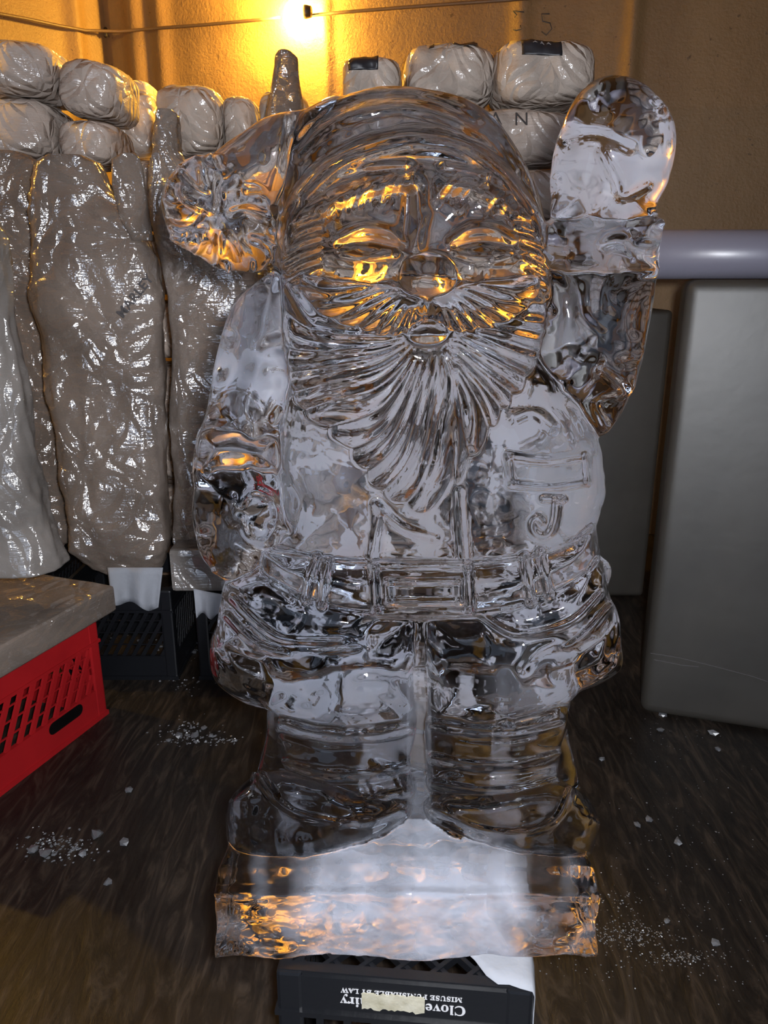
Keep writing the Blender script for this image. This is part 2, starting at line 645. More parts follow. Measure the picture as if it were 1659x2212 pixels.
def stroke(fld, pts, width, height, hard=False, closed=False, n=6):
    """raised (or, with negative height, cut) line in a relief image; width in px, height in m"""
    poly = spline(pts, closed, n) if len(pts) > 2 else np.array(pts, float)
    m = 3 * width
    j0 = max(int((poly[:, 1].min() - m - fld.v0) / fld.step), 0); j1 = int((poly[:, 1].max() + m - fld.v0) / fld.step) + 2
    i0 = max(int((poly[:, 0].min() - m - fld.u0) / fld.step), 0); i1 = int((poly[:, 0].max() + m - fld.u0) / fld.step) + 2
    U, V = fld.U[j0:j1, i0:i1], fld.V[j0:j1, i0:i1]
    if U.size == 0: return
    d = seg_dist(U, V, poly, closed) / width
    pr = np.exp(-d ** 4) if hard else np.exp(-d * d)
    fld.A[j0:j1, i0:i1] += (height * pr).astype(np.float32)

def panel(fld, pts, height, soft=6, n=4, straight=False):
    poly = np.array(pts, float) if straight else spline(pts, True, n)
    d = seg_dist(fld.U, fld.V, poly, True)
    s = np.where(inside(fld.U, fld.V, poly), d, -d)
    fld.A += (height * np.clip(0.5 + s / soft, 0, 1)).astype(np.float32)

def smooth2(A, it):
    for _ in range(it):
        A = 0.25 * (np.roll(A, 1, 0) + np.roll(A, -1, 0) + np.roll(A, 1, 1) + np.roll(A, -1, 1))
    return A

# ---- relief images -------------------------------------------------
def crinkle(u0, u1, v0, v1, seed, n, amp, lw, length):
    """short random tufts"""
    f = Field2(u0, u1, v0, v1, 3)
    r = np.random.default_rng(seed)
    cu, cv = (u0 + u1) / 2, (v0 + v1) / 2
    for _ in range(n):
        u, v = r.uniform(u0 + 20, u1 - 20), r.uniform(v0 + 20, v1 - 20)
        a = math.atan2(v - cv, u - cu) + r.normal(0, 0.5)
        L = length * r.uniform(0.6, 1.4)
        stroke(f, [(u, v), (u + L * math.cos(a) * 0.5 + r.normal(0, 5), v + L * math.sin(a) * 0.5), (u + L * math.cos(a + 0.3), v + L * math.sin(a + 0.3))],
               lw * r.uniform(0.7, 1.3), amp * r.choice([-1, 1]) * r.uniform(0.5, 1.2), n=3)
    return f
def crinkle_f(*a):
    return crinkle(*a, 77, 46, 0.0035, 6, 60)
rb = Field2(560, 1240, 560, 1180, 3)              # beard strands, fanned from the mouth and swept to one side
dx, dy_ = rb.U - 925, rb.V - 705
rr = np.hypot(dx, dy_); th = np.arctan2(dy_, dx)
ph = th - 0.15 * (rr / 100.0) * np.where(dx < 60, 1.0, 0.35) + 0.03 * np.sin(rr / 55.0 + th * 5)
wv = np.abs(np.sin(ph * 17.0 + 0.5 * np.sin(th * 7)))
rb.A = (0.0085 * (wv ** 0.8 - 0.55) * np.clip((rr - 40) / 60, 0, 1)).astype(np.float32)

rm = Field2(600, 1220, 560, 780, 3)               # moustache hair
dx, dy_ = rm.U - 925, rm.V - 600
rr = np.hypot(dx, dy_); th = np.arctan2(dy_, np.abs(dx))
wv = np.abs(np.sin(th * 17.0 + 0.5 * np.sin(rr / 40)))
rm.A = (0.006 * (wv - 0.55) * np.clip((rr - 60) / 40, 0, 1)).astype(np.float32)

rf = crinkle_f(580, 1210, 320, 740)               # face: brows, lids, crow's feet, cheek lines
S_ = lambda *a, **k: stroke(rf, *a, **k)
S_([(655, 470), (740, 430), (820, 402), (888, 392)], 17, 0.017)
S_([(962, 398), (1030, 408), (1090, 440), (1130, 480)], 17, 0.017)
S_([(740, 372), (800, 356), (880, 352)], 12, 0.012)
S_([(960, 356), (1040, 372), (1100, 400)], 11, 0.010)
rbw = random.Random(5)
for i in range(13):
    t = (i + rbw.uniform(-0.3, 0.3)) / 12
    S_([(664 + 214 * t, 486 - 92 * t + rbw.uniform(6, 20)), (676 + 214 * t, 458 - 80 * t), (700 + 205 * t, 436 - 74 * t + rbw.uniform(-8, 4))], 4, rbw.choice([-1, 1]) * rbw.uniform(0.002, 0.0045))
    S_([(960 + 150 * t, 428 + 50 * t), (976 + 150 * t, 404 + 48 * t), (996 + 148 * t, 384 + 46 * t + rbw.uniform(-6, 6))], 4, rbw.choice([-1, 1]) * rbw.uniform(0.002, 0.0045))
S_([(725, 520), (780, 492), (840, 498), (872, 525)], 8, 0.010)
S_([(735, 545), (790, 556), (850, 548)], 7, 0.008)
S_([(975, 520), (1015, 494), (1070, 495), (1120, 525)], 8, 0.010)
S_([(985, 546), (1040, 556), (1100, 545)], 7, 0.008)
S_([(735, 530), (795, 522), (860, 536)], 7, -0.012)
S_([(985, 534), (1045, 522), (1110, 534)], 7, -0.012)
S_([(885, 420), (880, 470), (868, 540)], 12, -0.006)
S_([(900, 400), (905, 470), (900, 530)], 16, 0.012)
for i in range(14):                               # wispy hair at both temples
    y = 470 + i * 12
    S_([(612 + 3 * (i % 3), y + 26), (650, y + 6), (688 + 6 * (i % 2), y - 8)], 4.5, -0.007 if i % 2 else 0.007)
    S_([(1120 - 6 * (i % 2), y - 6), (1150, y + 4), (1176, y + 20)], 4.5, -0.007 if i % 2 else 0.007)
S_([(690, 600), (760, 618), (840, 605)], 9, -0.008)
S_([(1000, 605), (1080, 618), (1150, 600)], 9, -0.008)

rc = Field2(570, 1340, 880, 1250, 2)              # coat: placket, chest pocket, monogram
S_ = lambda *a, **k: stroke(rc, *a, **k)
S_([(820, 1100), (812, 1150), (802, 1205)], 9, 0.008)
S_([(992, 1062), (996, 1130), (1002, 1205)], 9, 0.008)
S_([(815, 1092), (870, 1140), (940, 1162)], 9, 0.008)
POCKET = [(1096, 984), (1180, 993), (1268, 980), (1270, 1042), (1185, 1052), (1104, 1046)]
stroke(rc, [(1098, 984), (1180, 994), (1268, 982)], 7, 0.008, True)
stroke(rc, [(1104, 1046), (1185, 1053), (1270, 1042)], 6, 0.008, True)
stroke(rc, [(1098, 984), (1104, 1046)], 6, 0.008, True)
stroke(rc, [(1267, 982), (1270, 1042)], 6, 0.008, True)
stroke(rc, [(1173, 1077), (1216, 1079)], 7.5, 0.013, True)
stroke(rc, [(1203, 1080), (1200, 1120), (1190, 1150), (1172, 1160), (1154, 1150), (1150, 1130), (1163, 1118), (1171, 1128)], 7.5, 0.013, True)
for pts in ([(1110, 900), (1150, 890), (1190, 920)], [(1190, 860), (1230, 900), (1250, 950)], [(620, 1020), (650, 1080), (640, 1150)]):
    S_(pts, 14, -0.007)

rbelt = Field2(540, 1330, 1120, 1360, 2)          # belt: edges, loops, buckle
stroke(rbelt, [(585, 1185), (700, 1203), (810, 1211), (1010, 1211), (1130, 1199), (1230, 1168), (1280, 1135)], 7, 0.006, True)
stroke(rbelt, [(590, 1260), (680, 1308), (820, 1331), (1010, 1331), (1140, 1307), (1250, 1258), (1290, 1212)], 7, 0.006, True)
LOOPS = [[(690, 1185), (672, 1240), (658, 1310)], [(708, 1210), (702, 1260), (694, 1318)],
         [(1132, 1195), (1140, 1250), (1148, 1306)], [(1165, 1185), (1176, 1240), (1188, 1296)]]
for lp in LOOPS:
    stroke(rbelt, lp, 8, 0.009, True)
BUCK = [(806, 1222), (1012, 1222), (1016, 1322), (812, 1322)]
for a in range(4):
    stroke(rbelt, [BUCK[a], BUCK[(a + 1) % 4]], 8, 0.008, True)
SLOT = [(838, 1256), (992, 1254), (992, 1300), (840, 1302)]
for a in range(4):
    stroke(rbelt, [SLOT[a], SLOT[(a + 1) % 4]], 7, 0.009, True)

rpom = crinkle(330, 620, 310, 620, 3, 60, 0.011, 7, 55)
rcuff = crinkle(1170, 1440, 450, 610, 5, 14, 0.006, 14, 70)
rmit = crinkle(1170, 1480, 140, 470, 11, 14, 0.006, 18, 80)
stroke(rmit, [(1215, 300), (1290, 290), (1360, 320)], 10, 0.006)
stroke(rmit, [(1300, 330), (1330, 390), (1345, 425), (1400, 400)], 8, -0.009)
rmitl = crinkle(400, 630, 1000, 1270, 12, 18, 0.008, 13, 60)
stroke(rmitl, [(520, 1090), (545, 1060), (585, 1075), (600, 1120), (575, 1170), (535, 1160), (520, 1120)], 8, 0.008)
rsl = crinkle(410, 660, 580, 990, 13, 16, 0.006, 18, 110)
rsr = crinkle(1160, 1430, 570, 950, 14, 16, 0.007, 14, 90)
stroke(rsr, [(1300, 800), (1350, 850), (1290, 870), (1310, 920)], 8, -0.010)
rhat = Field2(590, 1200, 170, 640, 3)
stroke(rhat, [(640, 330), (720, 262), (830, 232), (930, 240), (1040, 290), (1110, 370)], 14, 0.007)
stroke(rhat, [(700, 250), (800, 210), (920, 214), (1030, 260)], 10, -0.006)
rbrim = Field2(590, 1200, 250, 540, 3)
stroke(rbrim, [(640, 420), (720, 345), (820, 302), (900, 290), (1010, 312), (1090, 370), (1150, 450)], 8, 0.007)
stroke(rbrim, [(660, 430), (740, 360), (840, 322), (910, 312), (1000, 330), (1080, 390)], 6, -0.007)
rtail = crinkle(390, 740, 200, 450, 15, 12, 0.006, 14, 90)
stroke(rtail, [(640, 250), (622, 330), (628, 410)], 12, -0.012)
rskl = crinkle(440, 920, 1230, 1560, 16, 10, 0.004, 14, 90)
for pts in ([(500, 1290), (560, 1350), (620, 1382), (735, 1385)], [(490, 1330), (560, 1395), (660, 1410), (790, 1400)], [(560, 1400), (680, 1435), (800, 1450)]):
    stroke(rskl, pts, 7, 0.008, True)
rskr = crinkle(990, 1370, 1200, 1520, 17, 10, 0.004, 14, 90)
for pts in ([(1035, 1350), (1075, 1395), (1150, 1415), (1240, 1390), (1320, 1310)], [(1050, 1370), (1100, 1430), (1170, 1445)], [(1040, 1330), (1120, 1370), (1230, 1345), (1300, 1280)]):
    stroke(rskr, pts, 7, 0.008, True)
rtl = crinkle(530, 920, 1320, 1600, 18, 9, 0.006, 20, 100)
rtr = crinkle(900, 1280, 1320, 1600, 19, 9, 0.006, 20, 100)
rbl = crinkle(590, 910, 1520, 1790, 33, 14, 0.005, 12, 70)
for y in (1585, 1668, 1722):
    stroke(rbl, [(605, y - 22), (700, y), (800, y + 2), (885, y - 14)], 8, 0.011)
    stroke(rbl, [(605, y - 4), (700, y + 20), (800, y + 22), (885, y + 4)], 9, -0.006)
rbr = crinkle(910, 1230, 1510, 1790, 34, 14, 0.005, 12, 70)
for y in (1575, 1650, 1705):
    stroke(rbr, [(930, y - 14), (1030, y + 2), (1120, y), (1210, y - 22)], 8, 0.011)
    stroke(rbr, [(930, y + 6), (1030, y + 22), (1120, y + 20), (1210, y - 4)], 9, -0.006)
rfl = crinkle(470, 900, 1650, 1890, 31, 12, 0.005, 14, 80)
stroke(rfl, [(560, 1672), (600, 1730), (660, 1765), (780, 1778), (870, 1750)], 8, 0.008)
stroke(rfl, [(505, 1850), (580, 1858), (700, 1852), (860, 1790)], 8, -0.007)
rfr = crinkle(910, 1310, 1680, 1900, 32, 12, 0.005, 14, 80)
stroke(rfr, [(935, 1745), (1030, 1790), (1120, 1800), (1200, 1770), (1235, 1700)], 8, 0.008)
stroke(rfr, [(945, 1775), (1030, 1818), (1130, 1845), (1270, 1850)], 8, -0.007)

# ---- masses, back to front ------------------------------------------
BASE_TOP = BZ + 0.098
xl, xr = at_y(461, 1990, 0.777).x, at_y(1296, 1990, 0.777).x
def base_sdf():
    S = (slice(0, nx), slice(0, ny), slice(0, int((BASE_TOP + 0.10 - Z0) / VOX)))
    x = gx[S[0]][:, None, None]; y = gy[S[1]][None, :, None]; z = gz[S[2]][None, None, :]
    cx_, hw = (xl + xr) / 2, (xr - xl) / 2
    # ragged underside, stepped ledge along the front, snowy mound between the feet
    bot = BZ + 0.003 - 0.005 * np.sin(x * 41) * np.sin(y * 33 + 2) * np.clip((0.84 - y) / 0.06, 0, 1) 
    top = BASE_TOP + 0.012 * np.clip((y - 0.80) / 0.02, 0, 1) - 0.010 * np.clip((0.787 - y) / 0.006, 0, 1) \
        + 0.055 * np.exp(-((x - 0.035) / 0.085) ** 2) * np.clip((y - 0.80) / 0.12, 0, 1)
    front = 0.779 + 0.006 * np.clip((z - (BASE_TOP - 0.03)) / 0.02, 0, 1) + 0.003 * np.sin(x * 27) * np.sin(z * 60)
    taper = 1 - 0.05 * np.clip((y - 0.78) / 0.25, 0, 1)
    q = [np.abs(x - cx_) - hw * taper - 0.002 * np.sin(z * 55 + y * 30), front - y, y - 1.03, bot - z, z - top]
    f = q[0]
    r = 0.006
    f = np.maximum.reduce([np.broadcast_to(a, (len(gx[S[0]]), ny, z.shape[2])) for a in q])
    combine(f.astype(np.float32), 'base_slab', S, 0.004)
base_sdf()
blob('back_support', [(610, 1480), (575, 1590), (553, 1690), (545, 1800), (580, 1880), (1220, 1880), (1262, 1800), (1250, 1690), (1225, 1570), (1205, 1480), (900, 1440)], 0.99, 0.030, 0.035, 0.02)
blob('coat_skirt', [(575, 1200), (1250, 1190), (1300, 1300), (1240, 1430), (900, 1440), (580, 1440), (520, 1320)], 0.945, 0.07, 0.085, 0.05)
blob('hat', [(600, 460), (612, 380), (640, 312), (690, 247), (740, 207), (830, 186), (930, 192), (1030, 227), (1100, 292), (1150, 387), (1176, 470), (1178, 600), (900, 640), (612, 600)], 0.945, 0.085, 0.085, 0.085, relief=rhat)
blob('hat_tail', [(730, 208), (660, 234), (590, 247), (520, 287), (450, 337), (400, 372), (440, 440), (540, 450), (620, 420), (690, 300)], 0.955, 0.055, 0.05, 0.045, relief=rtail)
blob('pompom', [(350, 450), (356, 400), (386, 356), (432, 334), (500, 346), (560, 400), (592, 480), (586, 550), (562, 588), (520, 584), (470, 578), (420, 550), (375, 522)], 0.93, 0.07, 0.07, 0.055, relief=rpom)
blob('sleeve', [(600, 590), (540, 618), (502, 660), (470, 760), (446, 880), (430, 950), (500, 975), (590, 965), (615, 880), (645, 800), (645, 680)], 0.925, 0.065, 0.08, 0.06, relief=rsl)
blob('cuff', [(430, 938), (500, 920), (560, 932), (602, 952), (604, 1012), (560, 1028), (480, 1022), (420, 1036)], 0.91, 0.072, 0.075, 0.035)
blob('mitten', [(430, 1015), (419, 1060), (415, 1110), (421, 1160), (441, 1213), (490, 1254), (535, 1238), (588, 1185), (616, 1125), (605, 1060), (585, 1020), (520, 1010)], 0.89, 0.068, 0.07, 0.055, relief=rmitl)
blob('coat', [(650, 700), (615, 900), (600, 1000), (600, 1100), (600, 1180), (640, 1225), (900, 1235), (1200, 1222), (1270, 1170), (1300, 1100), (1306, 1040), (1290, 950), (1248, 870), (1180, 790), (1100, 700), (900, 680), (720, 680)], 0.915, 0.098, 0.10, 0.085, relief=rc)
blob('raised_sleeve', [(1175, 575), (1300, 572), (1412, 576), (1414, 620), (1404, 700), (1381, 800), (1344, 893), (1300, 940), (1255, 915), (1225, 850), (1170, 830), (1150, 740), (1160, 640)], 0.925, 0.055, 0.075, 0.05, relief=rsr)
blob('raised_cuff', [(1180, 478), (1300, 470), (1416, 470), (1425, 500), (1422, 560), (1412, 586), (1300, 592), (1180, 584)], 0.92, 0.06, 0.065, 0.03, relief=rcuff)
blob('raised_mitten', [(1195, 330), (1215, 262), (1245, 205), (1290, 170), (1340, 161), (1400, 186), (1443, 240), (1461, 290), (1455, 350), (1440, 400), (1420, 440), (1412, 478), (1300, 485), (1198, 480), (1189, 420), (1189, 370)], 0.915, 0.06, 0.06, 0.052, relief=rmit, k=0.004)
blob('trouser_leg', [(575, 1330), (730, 1315), (896, 1325), (892, 1450), (890, 1555), (850, 1578), (740, 1582), (640, 1562), (585, 1530), (555, 1440)], 0.915, 0.082, 0.09, 0.06, relief=rtl, k=0.004)
blob('trouser_leg_b', [(918, 1325), (1080, 1315), (1240, 1330), (1260, 1430), (1245, 1498), (1200, 1535), (1100, 1562), (1000, 1567), (935, 1552), (922, 1450)], 0.915, 0.082, 0.09, 0.06, relief=rtr, k=0.004)
blob('boot', [(600, 1530), (740, 1545), (888, 1530), (886, 1650), (878, 1750), (740, 1770), (650, 1725), (612, 1650)], 0.92, 0.070, 0.085, 0.05, relief=rbl, k=0.005)
blob('boot_b', [(930, 1530), (1080, 1545), (1218, 1520), (1206, 1640), (1190, 1720), (1100, 1775), (1000, 1775), (935, 1745)], 0.92, 0.070, 0.085, 0.05, relief=rbr, k=0.005)
blob('boot', [(600, 1662), (545, 1678), (502, 1722), (487, 1785), (503, 1842), (570, 1870), (690, 1866), (800, 1833), (862, 1793), (885, 1730), (760, 1700)], 0.892, 0.072, 0.085, 0.036, relief=rfl, k=0.003)
blob('boot_b', [(1195, 1688), (1258, 1714), (1290, 1765), (1284, 1828), (1240, 1880), (1120, 1860), (1010, 1824), (930, 1776), (932, 1720), (1060, 1705)], 0.892, 0.074, 0.085, 0.036, relief=rfr, k=0.003)
blob('coat_hem', [(470, 1350), (455, 1430), (480, 1490), (570, 1530), (640, 1520), (700, 1470), (620, 1430), (530, 1390)], 0.93, 0.07, 0.08, 0.04)
blob('coat_hem_b', [(1320, 1300), (1346, 1420), (1326, 1462), (1260, 1490), (1215, 1500), (1170, 1440), (1250, 1400)], 0.93, 0.065, 0.08, 0.04)
blob('coat_flap', [(492, 1250), (480, 1300), (466, 1380), (480, 1410), (600, 1440), (740, 1462), (806, 1440), (832, 1345), (900, 1310), (700, 1270), (580, 1225)], 0.915, 0.088, 0.09, 0.05, relief=rskl, k=0.004)
blob('coat_flap_b', [(1285, 1205), (1316, 1285), (1328, 1340), (1300, 1390), (1230, 1420), (1130, 1428), (1062, 1402), (1030, 1350), (990, 1310), (1150, 1270)], 0.915, 0.088, 0.09, 0.05, relief=rskr, k=0.004)
blob('belt', [(575, 1180), (700, 1201), (810, 1209), (1010, 1209), (1130, 1197), (1230, 1166), (1280, 1132), (1295, 1180), (1289, 1215), (1250, 1262), (1140, 1312), (1010, 1337), (820, 1337), (680, 1312), (590, 1265), (562, 1222)], 0.915, 0.104, 0.10, 0.035, relief=rbelt, k=0.004)
blob('face', [(632, 480), (740, 385), (900, 340), (1060, 370), (1140, 440), (1176, 560), (1166, 670), (900, 730), (650, 660), (606, 580)], 0.895, 0.072, 0.09, 0.050, relief=rf, k=0.006)
blob('cheek', [(680, 560), (720, 525), (790, 540), (815, 580), (780, 620), (710, 618)], 0.848, 0.034, 0.04, 0.03, k=0.010)
blob('cheek_b', [(1020, 580), (1050, 540), (1110, 528), (1150, 560), (1130, 612), (1060, 620)], 0.848, 0.034, 0.04, 0.03, k=0.010)
blob('hat_brim', [(600, 500), (638, 405), (700, 340), (790, 292), (900, 272), (1000, 292), (1080, 340), (1140, 410), (1180, 490), (1170, 540), (1120, 450), (1050, 385), (960, 350), (880, 345), (800, 355), (720, 395), (660, 455), (625, 560)], 0.895, 0.070, 0.06, 0.024, relief=rbrim, k=0.005)
blob('beard', [(612, 610), (618, 760), (645, 880), (720, 965), (800, 1065), (870, 1113), (930, 1128), (985, 1080), (1045, 990), (1105, 890), (1160, 770), (1172, 630), (1060, 670), (925, 690), (760, 680), (650, 620)], 0.885, 0.098, 0.08, 0.045, relief=rb, k=0.003)
blob('moustache', [(918, 640), (860, 622), (780, 612), (700, 600), (652, 596), (660, 640), (700, 685), (780, 716), (860, 728), (900, 705), (924, 682)], 0.828, 0.046, 0.06, 0.028, relief=rm, k=0.004)
blob('moustache', [(930, 640), (990, 622), (1070, 606), (1130, 596), (1166, 604), (1155, 650), (1120, 690), (1050, 716), (985, 723), (948, 702), (924, 682)], 0.828, 0.046, 0.06, 0.028, relief=rm, k=0.004)
blob('mouth', [(882, 716), (925, 694), (970, 714), (960, 742), (925, 752), (892, 742)], 0.806, 0.024, 0.05, 0.02, k=0.004)
blob('nose', [(862, 600), (880, 560), (922, 545), (965, 560), (985, 600), (965, 636), (922, 646), (880, 636)], 0.822, 0.044, 0.06, 0.034, k=0.005)

# melt waviness over everything
F += 0.0016 * noise3(F.shape, (18, 8, 28), 21) + 0.0010 * noise3(F.shape, (40, 18, 62), 22)
# the slab was sawn flat behind
rough_back = 0.006 * noise3((nx, 1, nz), (13, 1, 24), 41) + 0.004 * noise3((nx, 1, nz), (30, 1, 52), 42)
rough_back = rough_back * np.clip(1.9 - (gz - BZ) / 0.5, 0.5, 1.9)[None, None, :]
F = np.maximum(F, gy[None, :, None] - 1.024 - rough_back)
F = np.maximum(F, (BZ + 0.0003 - gz)[None, None, :])
for ax in range(3):                                # close the grid border
    for e in (0, -1):
        sl = [slice(None)] * 3; sl[ax] = e
        F[tuple(sl)] = np.maximum(F[tuple(sl)], 0.004)

def surface_nets(F):
    ins = F < 0
    s = ins[:-1, :-1, :-1].astype(np.int8)
    c = np.zeros_like(s)
    for i in (0, 1):
        for j in (0, 1):
            for k in (0, 1):
                c += ins[i:nx - 1 + i, j:ny - 1 + j, k:nz - 1 + k]
    I, J, K = np.nonzero((c > 0) & (c < 8))
    acc = np.zeros((len(I), 3), np.float64); cnt = np.zeros(len(I))
    off = [(i, j, k) for i in (0, 1) for j in (0, 1) for k in (0, 1)]
    for a in off:
        for ax in range(3):
            if a[ax]: continue
            b = list(a); b[ax] = 1
            fa = F[I + a[0], J + a[1], K + a[2]]; fb = F[I + b[0], J + b[1], K + b[2]]
            m = (fa < 0) != (fb < 0)
            t = np.where(m, fa / np.where(m, fa - fb, 1), 0)
            p = np.array(a, float)[None] + 0 * acc
            p[:, ax] += t
            acc[m] += p[m]; cnt[m] += 1
    P = np.stack([I, J, K], 1) + acc / cnt[:, None]
    idx = np.full(c.shape, -1, np.int32)
    idx[I, J, K] = np.arange(len(I))
    quads, cells = [], []
    for ax in range(3):
        lo = [slice(None)] * 3; hi = [slice(None)] * 3
        lo[ax] = slice(0, -1); hi[ax] = slice(1, None)
        A_, B_ = ins[tuple(lo)], ins[tuple(hi)]
        x = np.argwhere(A_ != B_)
        u, v = (ax + 1) % 3, (ax + 2) % 3
        ok = (x[:, u] > 0) & (x[:, v] > 0) & (x[:, u] < F.shape[u] - 1) & (x[:, v] < F.shape[v] - 1)
        x = x[ok]
        q = []
        for du, dv in ((1, 1), (0, 1), (0, 0), (1, 0)):
            y = x.copy(); y[:, u] -= du; y[:, v] -= dv
            q.append(idx[y[:, 0], y[:, 1], y[:, 2]])
        q = np.stack(q, 1)
        flip = ~A_[x[:, 0], x[:, 1], x[:, 2]]
        q[flip] = q[flip][:, ::-1]
        quads.append(q)
        inner = x.copy(); inner[flip, ax] += 1     # the voxel just inside
        cells.append(inner)
    return P, np.concatenate(quads), np.concatenate(cells)

P, Q, CELL = surface_nets(F)
# relax, then pull back to the field; normals from the field's gradient
def sampleF(p):
    i = np.clip(p.astype(np.int32), 0, np.array(F.shape) - 2)
    w = (p - i).astype(np.float32)
    out = 0
    for a in (0, 1):
        for b in (0, 1):
            for c_ in (0, 1):
                ww = (w[:, 0] if a else 1 - w[:, 0]) * (w[:, 1] if b else 1 - w[:, 1]) * (w[:, 2] if c_ else 1 - w[:, 2])
                out = out + ww * F[i[:, 0] + a, i[:, 1] + b, i[:, 2] + c_]
    return out
def gradF(p, e=0.9):
    G = np.zeros_like(p)
    for ax in range(3):
        d = np.zeros(3); d[ax] = e
        G[:, ax] = sampleF(p + d) - sampleF(p - d)
    return G / (np.linalg.norm(G, axis=1, keepdims=True) + 1e-12)
def relax(P, lam):
    acc = np.zeros_like(P); cnt = np.zeros(len(P))
    for a, b in ((0, 1), (1, 2), (2, 3), (3, 0)):
        np.add.at(acc, Q[:, a], P[Q[:, b]]); np.add.at(cnt, Q[:, a], 1)
        np.add.at(acc, Q[:, b], P[Q[:, a]]); np.add.at(cnt, Q[:, b], 1)
    return P + lam * (acc / np.maximum(cnt, 1)[:, None] - P)
for _ in range(2):
    P = relax(P, 0.5)
NRM = gradF(P, 1.0)
NRM_s = np.zeros_like(NRM)
Wd = P * VOX + np.array([X0, Y0, Z0])
qn = np.cross(Wd[Q[:, 2]] - Wd[Q[:, 0]], Wd[Q[:, 3]] - Wd[Q[:, 1]])
for a in range(4):
    np.add.at(NRM_s, Q[:, a], qn)
NRM_s /= np.linalg.norm(NRM_s, axis=1, keepdims=True) + 1e-12
NRM = 0.5 * NRM + 0.5 * NRM_s
NRM /= np.linalg.norm(NRM, axis=1, keepdims=True) + 1e-12

# image position of vertices and faces, for the carved details that become parts of their own
def uv_of(w):
    h = CAMZ - w[:, 2]
    D = w[:, 1] * CP + h * SP
    return CX + FPX * w[:, 0] / D, CY + FPX * (h * CP - w[:, 1] * SP) / D
FC = Wd[Q].mean(1)
fu, fv = uv_of(FC)
FN = qn / (np.linalg.norm(qn, axis=1, keepdims=True) + 1e-12)
fid = ID[CELL[:, 0], CELL[:, 1], CELL[:, 2]].astype(int)
front = (FN[:, 1] < 0.2) & (FC[:, 1] < 0.93)
def carve(name, src, lines, w, fill=False):
    m = np.zeros(len(fu), bool)
    cand = np.nonzero(front & np.isin(fid, [pid(s) for s in src]))[0]
    U, V = fu[cand], fv[cand]
    mm = np.zeros(len(cand), bool)
    if fill:
        mm |= inside(U, V, np.array(lines, float))
    else:
        for l in lines:
            poly = spline(l, False) if len(l) > 2 else np.array(l, float)
            mm |= seg_dist(U, V, poly, False) < w
    fid[cand[mm]] = pid(name)
carve('pocket', ['coat'], [(1090, 975), (1180, 984), (1276, 972), (1278, 1050), (1185, 1062), (1096, 1054)], 0, True)
carve('letter_j', ['coat', 'belt'], [[(1173, 1077), (1216, 1079)], [(1203, 1080), (1200, 1120), (1190, 1150), (1172, 1160), (1154, 1150), (1150, 1130), (1163, 1118), (1171, 1128)]], 9)
carve('placket_a', ['coat'], [[(820, 1100), (812, 1150), (802, 1205)]], 10)
carve('placket_b', ['coat'], [[(992, 1062), (996, 1130), (1002, 1205)]], 10)
carve('buckle', ['belt', 'coat'], [(798, 1214), (1020, 1214), (1024, 1330), (804, 1330)], 0, True)
for i, lp in enumerate(LOOPS):
    carve('loop_%d' % i, ['belt', 'coat_flap', 'coat_flap_b', 'coat'], [lp], 10)
carve('eyebrow_a', ['face', 'hat_brim'], [[(655, 470), (740, 430), (820, 402), (888, 392)]], 22)
carve('eyebrow_b', ['face', 'hat_brim'], [[(962, 398), (1030, 408), (1090, 440), (1130, 480)]], 22)
carve('eye_a', ['face', 'cheek'], [(722, 528), (780, 488), (845, 494), (878, 528), (850, 556), (785, 564)], 0, True)
carve('eye_b', ['face', 'cheek_b'], [(970, 528), (1015, 490), (1075, 490), (1125, 528), (1100, 555), (1040, 563)], 0, True)

# frost on the skin: sawn back, snowy mound and cloudy heart of the base, slot between the legs, milky patches on the back
vu, vv = uv_of(Wd)
back = np.clip((NRM[:, 1] - 0.55) / 0.3, 0, 1) * np.clip((Wd[:, 1] - 0.97) / 0.03, 0, 1)
frost = 0.50 * back * np.clip((vv - 560) / 260, 0.12, 1) * np.clip((1580 - vv) / 120, 0.0, 1)
inb = (Wd[:, 2] < BASE_TOP + 0.075) & (vv > 1770)
core = np.clip(1.25 - np.abs((vu - 885) / 265) ** 3, 0, 1)
core = np.clip(core + 0.25 * np.sin(Wd[:, 2] * 70 + 3 * np.sin(Wd[:, 0] * 40)) * (core < 0.999), 0, 1)
cloud = np.where(inb & (Wd[:, 1] < 0.935), 0.37 * core, 0.0)
for (cu_, cv_, su_, sv_, am_) in ((1195, 1030, 95, 150, 0.38), (700, 1060, 80, 130, 0.30), (560, 740, 50, 110, 0.22), (1130, 1450, 90, 60, 0.25), (760, 1500, 110, 50, 0.25),
                                     (1075, 1650, 32, 100, 0.34), (805, 1640, 26, 95, 0.30), (1165, 1640, 28, 60, 0.36), (640, 1700, 24, 40, 0.25)):
    cloud = np.maximum(cloud, am_ * back * np.clip(2.2 * np.exp(-((vu - cu_) / su_) ** 2 - ((vv - cv_) / sv_) ** 2) - 0.5, 0, 1))
isfoot = np.isin(ID[np.clip(P[:, 0].astype(int), 0, nx - 1), np.clip(P[:, 1].astype(int), 0, ny - 1), np.clip(P[:, 2].astype(int), 0, nz - 1)], [pid('boot'), pid('boot_b')])
vid = ID[np.clip(P[:, 0].astype(int), 0, nx - 1), np.clip(P[:, 1].astype(int), 0, ny - 1), np.clip(P[:, 2].astype(int), 0, nz - 1)]
hand = np.isin(vid, [pid('mitten'), pid('raised_mitten')]) & (NRM[:, 1] > 0.2)
frost = np.where(hand, 0.5, frost)
frost = np.where(np.isin(vid, [pid('pompom'), pid('raised_cuff')]) & (NRM[:, 1] > 0.3), 0.3, frost)
frost = np.where(isfoot, 0.0, frost); cloud = np.where(isfoot, 0.0, cloud)
slot = (np.abs(vu - 905) < 26) & (vv > 1450) & (vv < 1800)
